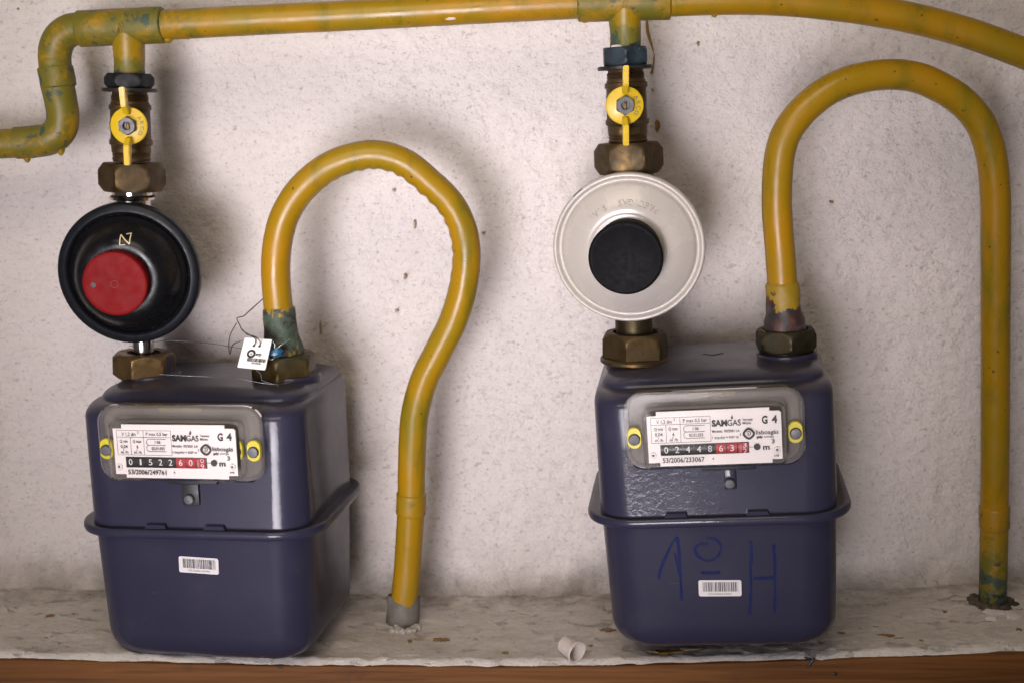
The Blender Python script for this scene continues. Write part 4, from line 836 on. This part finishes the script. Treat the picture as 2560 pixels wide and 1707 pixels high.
# ------------------------------------------------------------------ seal tag and wires
TL, TR, BR, BL = W(612, 844, YLr - 0.032), W(680, 849, YLr - 0.028), W(663, 925, YLr - 0.034), W(593, 918, YLr - 0.038)
def tagp(s, t_, off=0.0): 
    p = (TL * (1 - s) + TR * s) * (1 - t_) + (BL * (1 - s) + BR * s) * t_; nrm = (TR - TL).cross(BL - TL).normalized(); nrm = nrm if nrm.y < 0 else -nrm; return p + nrm * off
o_ = [((x + 0.5), (0.5 - z)) for x, z in rrect(1, 1, 0.04, 4)]
tg = thing('seal_tag', 'small white plastic seal tag with barcode hanging on the left meter outlet', 'tag', tagp(0.5, 0))
tp = obj('tag_plate', rings([[tagp(s, t_, d) for s, t_ in o_] for d in (-0.0006, 0.0006)]), M['tag'], tg, smooth=0)
def tagg(g, off=0.0009): return [tagp(v.x, 1 - v.z, off) for v in g[0]], g[1]
def t2(g, x, z): return at(g, x, z)
G = []
for x in (0.40, 0.60): obj('tag_hole', tagg(disc2d(x, 0.76, 0.048, 16, 0.045)), M['bracket'], tp, smooth=0)
G.append(stroke2d(ringp(0.37, 0.49, 0.12, 0.105, 0, 360, 20), 0.075)); G.append(stroke2d([(0.37 + (0.012 + 0.03 * k / 12) * math.cos(k * 0.55), 0.49 + (0.012 + 0.03 * k / 12) * math.sin(k * 0.55)) for k in range(13)], 0.016))
G.append(at(textw('galp', 0.06, 0.22, bold=0.04), 0.64, 0.50)); G.append(at(textw('energia', 0.022, 0.12, bold=0.03), 0.66, 0.44))
x = 0.27; r_ = random.Random(5)
while x < 0.93: w = r_.choice((0.012, 0.022, 0.035)); G.append(rect2d(x, 0.235, min(x + w, 0.95), 0.345)); x += w + r_.choice((0.008, 0.012, 0.02))
G.append(at(textw('GP139048', 0.045, 0.33, bold=0.04), 0.62, 0.185))
obj('tag_print', merge(*[tagg(g, 0.0009 + 0.00003 * i) for i, g in enumerate(G)]), M['ink'], tp, smooth=0)
zx = lambda a, b, y: W(560 + a / 6.53, 740 + b / 6.53, y)
yt = YLr - 0.034; yb = YLr + 0.004
sw = thing('seal_wire', 'thin twisted grey wire holding the white seal tag', 'wire', tagp(0.5, 0))
obj('wire_loop', wire([tagp(0.40, 0.24, 0.001), zx(515, 760, yt), zx(505, 690, yt + 0.002), zx(420, 640, yt + 0.004), zx(300, 560, yt + 0.006), zx(255, 470, yt + 0.010), zx(212, 360, yt + 0.014), zx(310, 335, yt + 0.016), zx(420, 240, yt + 0.022), zx(640, 45, yt + 0.030)], 0.00042, 0.002), M['wire'], sw)
obj('wire_loop', wire([tagp(0.60, 0.24, 0.001), zx(590, 745, yt), zx(535, 680, yt + 0.001), zx(480, 655, yt + 0.003), zx(380, 628, yt + 0.004), zx(296, 548, yt + 0.006)], 0.00042, 0.002), M['wire'], sw)
obj('wire_loop', wire([zx(345, 722, yt + 0.006), zx(220, 750, yt + 0.006), zx(140, 800, yt + 0.008), zx(98, 945, yt + 0.012), zx(78, 800, yt + 0.020), zx(100, 640, yt + 0.024), zx(205, 440, yt + 0.028)], 0.00042, 0.002), M['wire'], sw)
bw_ = thing('security_wire', 'fine bright wire strung between the two nuts of the left meter', 'wire', W(361, 935, YL - 0.02))
obj('wire_strand', wire([W(399, 935, YL - 0.026), W(450, 938, YL - 0.027), W(540, 942, YL - 0.029), W(600, 946, YLr - 0.027), W(650, 956, YLr - 0.027), W(700, 960, YLr - 0.027), W(735, 952, YLr - 0.022)], 0.0002, 0.003), M['wire_light'], bw_)
obj('wire_strand', wire([W(640, 925, YLr - 0.030), W(652, 935, YLr - 0.029), W(655, 950, YLr - 0.028), W(680, 958, YLr - 0.027)], 0.0002, 0.003), M['wire_light'], bw_)
obj('wire_strand', wire([zx(780, 730, yt + 0.010), zx(830, 790, yt + 0.010), zx(828, 865, yt + 0.010), zx(930, 800, yt + 0.009), zx(1075, 700, yt + 0.012)], 0.0003, 0.002), M['wire_light'], bw_)
obj('wire_strand', wire([zx(730, 1000, yt + 0.006), zx(765, 1040, yt + 0.004), zx(810, 1020, yt + 0.004), zx(835, 960, yt + 0.006)], 0.0003, 0.002), M['wire_light'], bw_)
obj('wire_strand', wire([W(322, 866, YL - 0.01), W(410, 852, YL + 0.006), W(500, 856, YL + 0.006), W(612, 872, YLr - 0.01)], 0.00022, 0.003), M['wire'], bw_)
P = zx(850, 915, YLr - 0.0215); g = blob(P, (0, -1, 0.2), (0, 0.2, 1), 0.0125, 0.0075, 0.0035, 3, 16, 0.3); tag(obj('blue_seal', g, M['blue_seal']), 'small blue plastic seal behind the white tag', 'seal')
# ------------------------------------------------------------------ small white plastic cap on the ledge edge
bc = WZ(1428, 1640, 0.0); bc.y = -0.1365; bc.z = shelf_z(bc.x) + 0.0082
pc = thing('plastic_cap', 'small white ribbed plastic cap lying on the ledge edge', 'cap', bc - Vector((0, 0, 0.0105)))
axc = Vector((0.62, -0.72, -0.16)).normalized()
ax_, e1, e2 = frame(axc); R = []
for r, h in ((0.0072, -0.0092), (0.0080, -0.0086), (0.0084, -0.002), (0.0091, 0.0045), (0.0101, 0.0052), (0.0102, 0.0068), (0.0096, 0.0074), (0.0086, 0.0070), (0.0080, 0.0040), (0.0074, -0.0052), (0.004, -0.0056)):
    rib = 0.05 if -0.0086 < h < 0.005 and r > 0.0082 - 0.0003 and r != 0.0080 else 0.0
    R.append([bc + ax_ * h * 0.9 + (e1 * math.cos(6.2832 * k / 96) + e2 * math.sin(6.2832 * k / 96)) * r * 0.84 * (1 + rib * (math.sin(6.2832 * k / 96 * 24) > 0) * 0.6) for k in range(96)])
obj('cap_shell', rings(R), M['cap_white'], pc)
o = lathe([(0.0030, -0.0056), (0.0030, -0.001), (0.0022, -0.0008), (0.0020, -0.004)], bc, axc, 20); obj('cap_pin', o, M['cap_white'], pc)
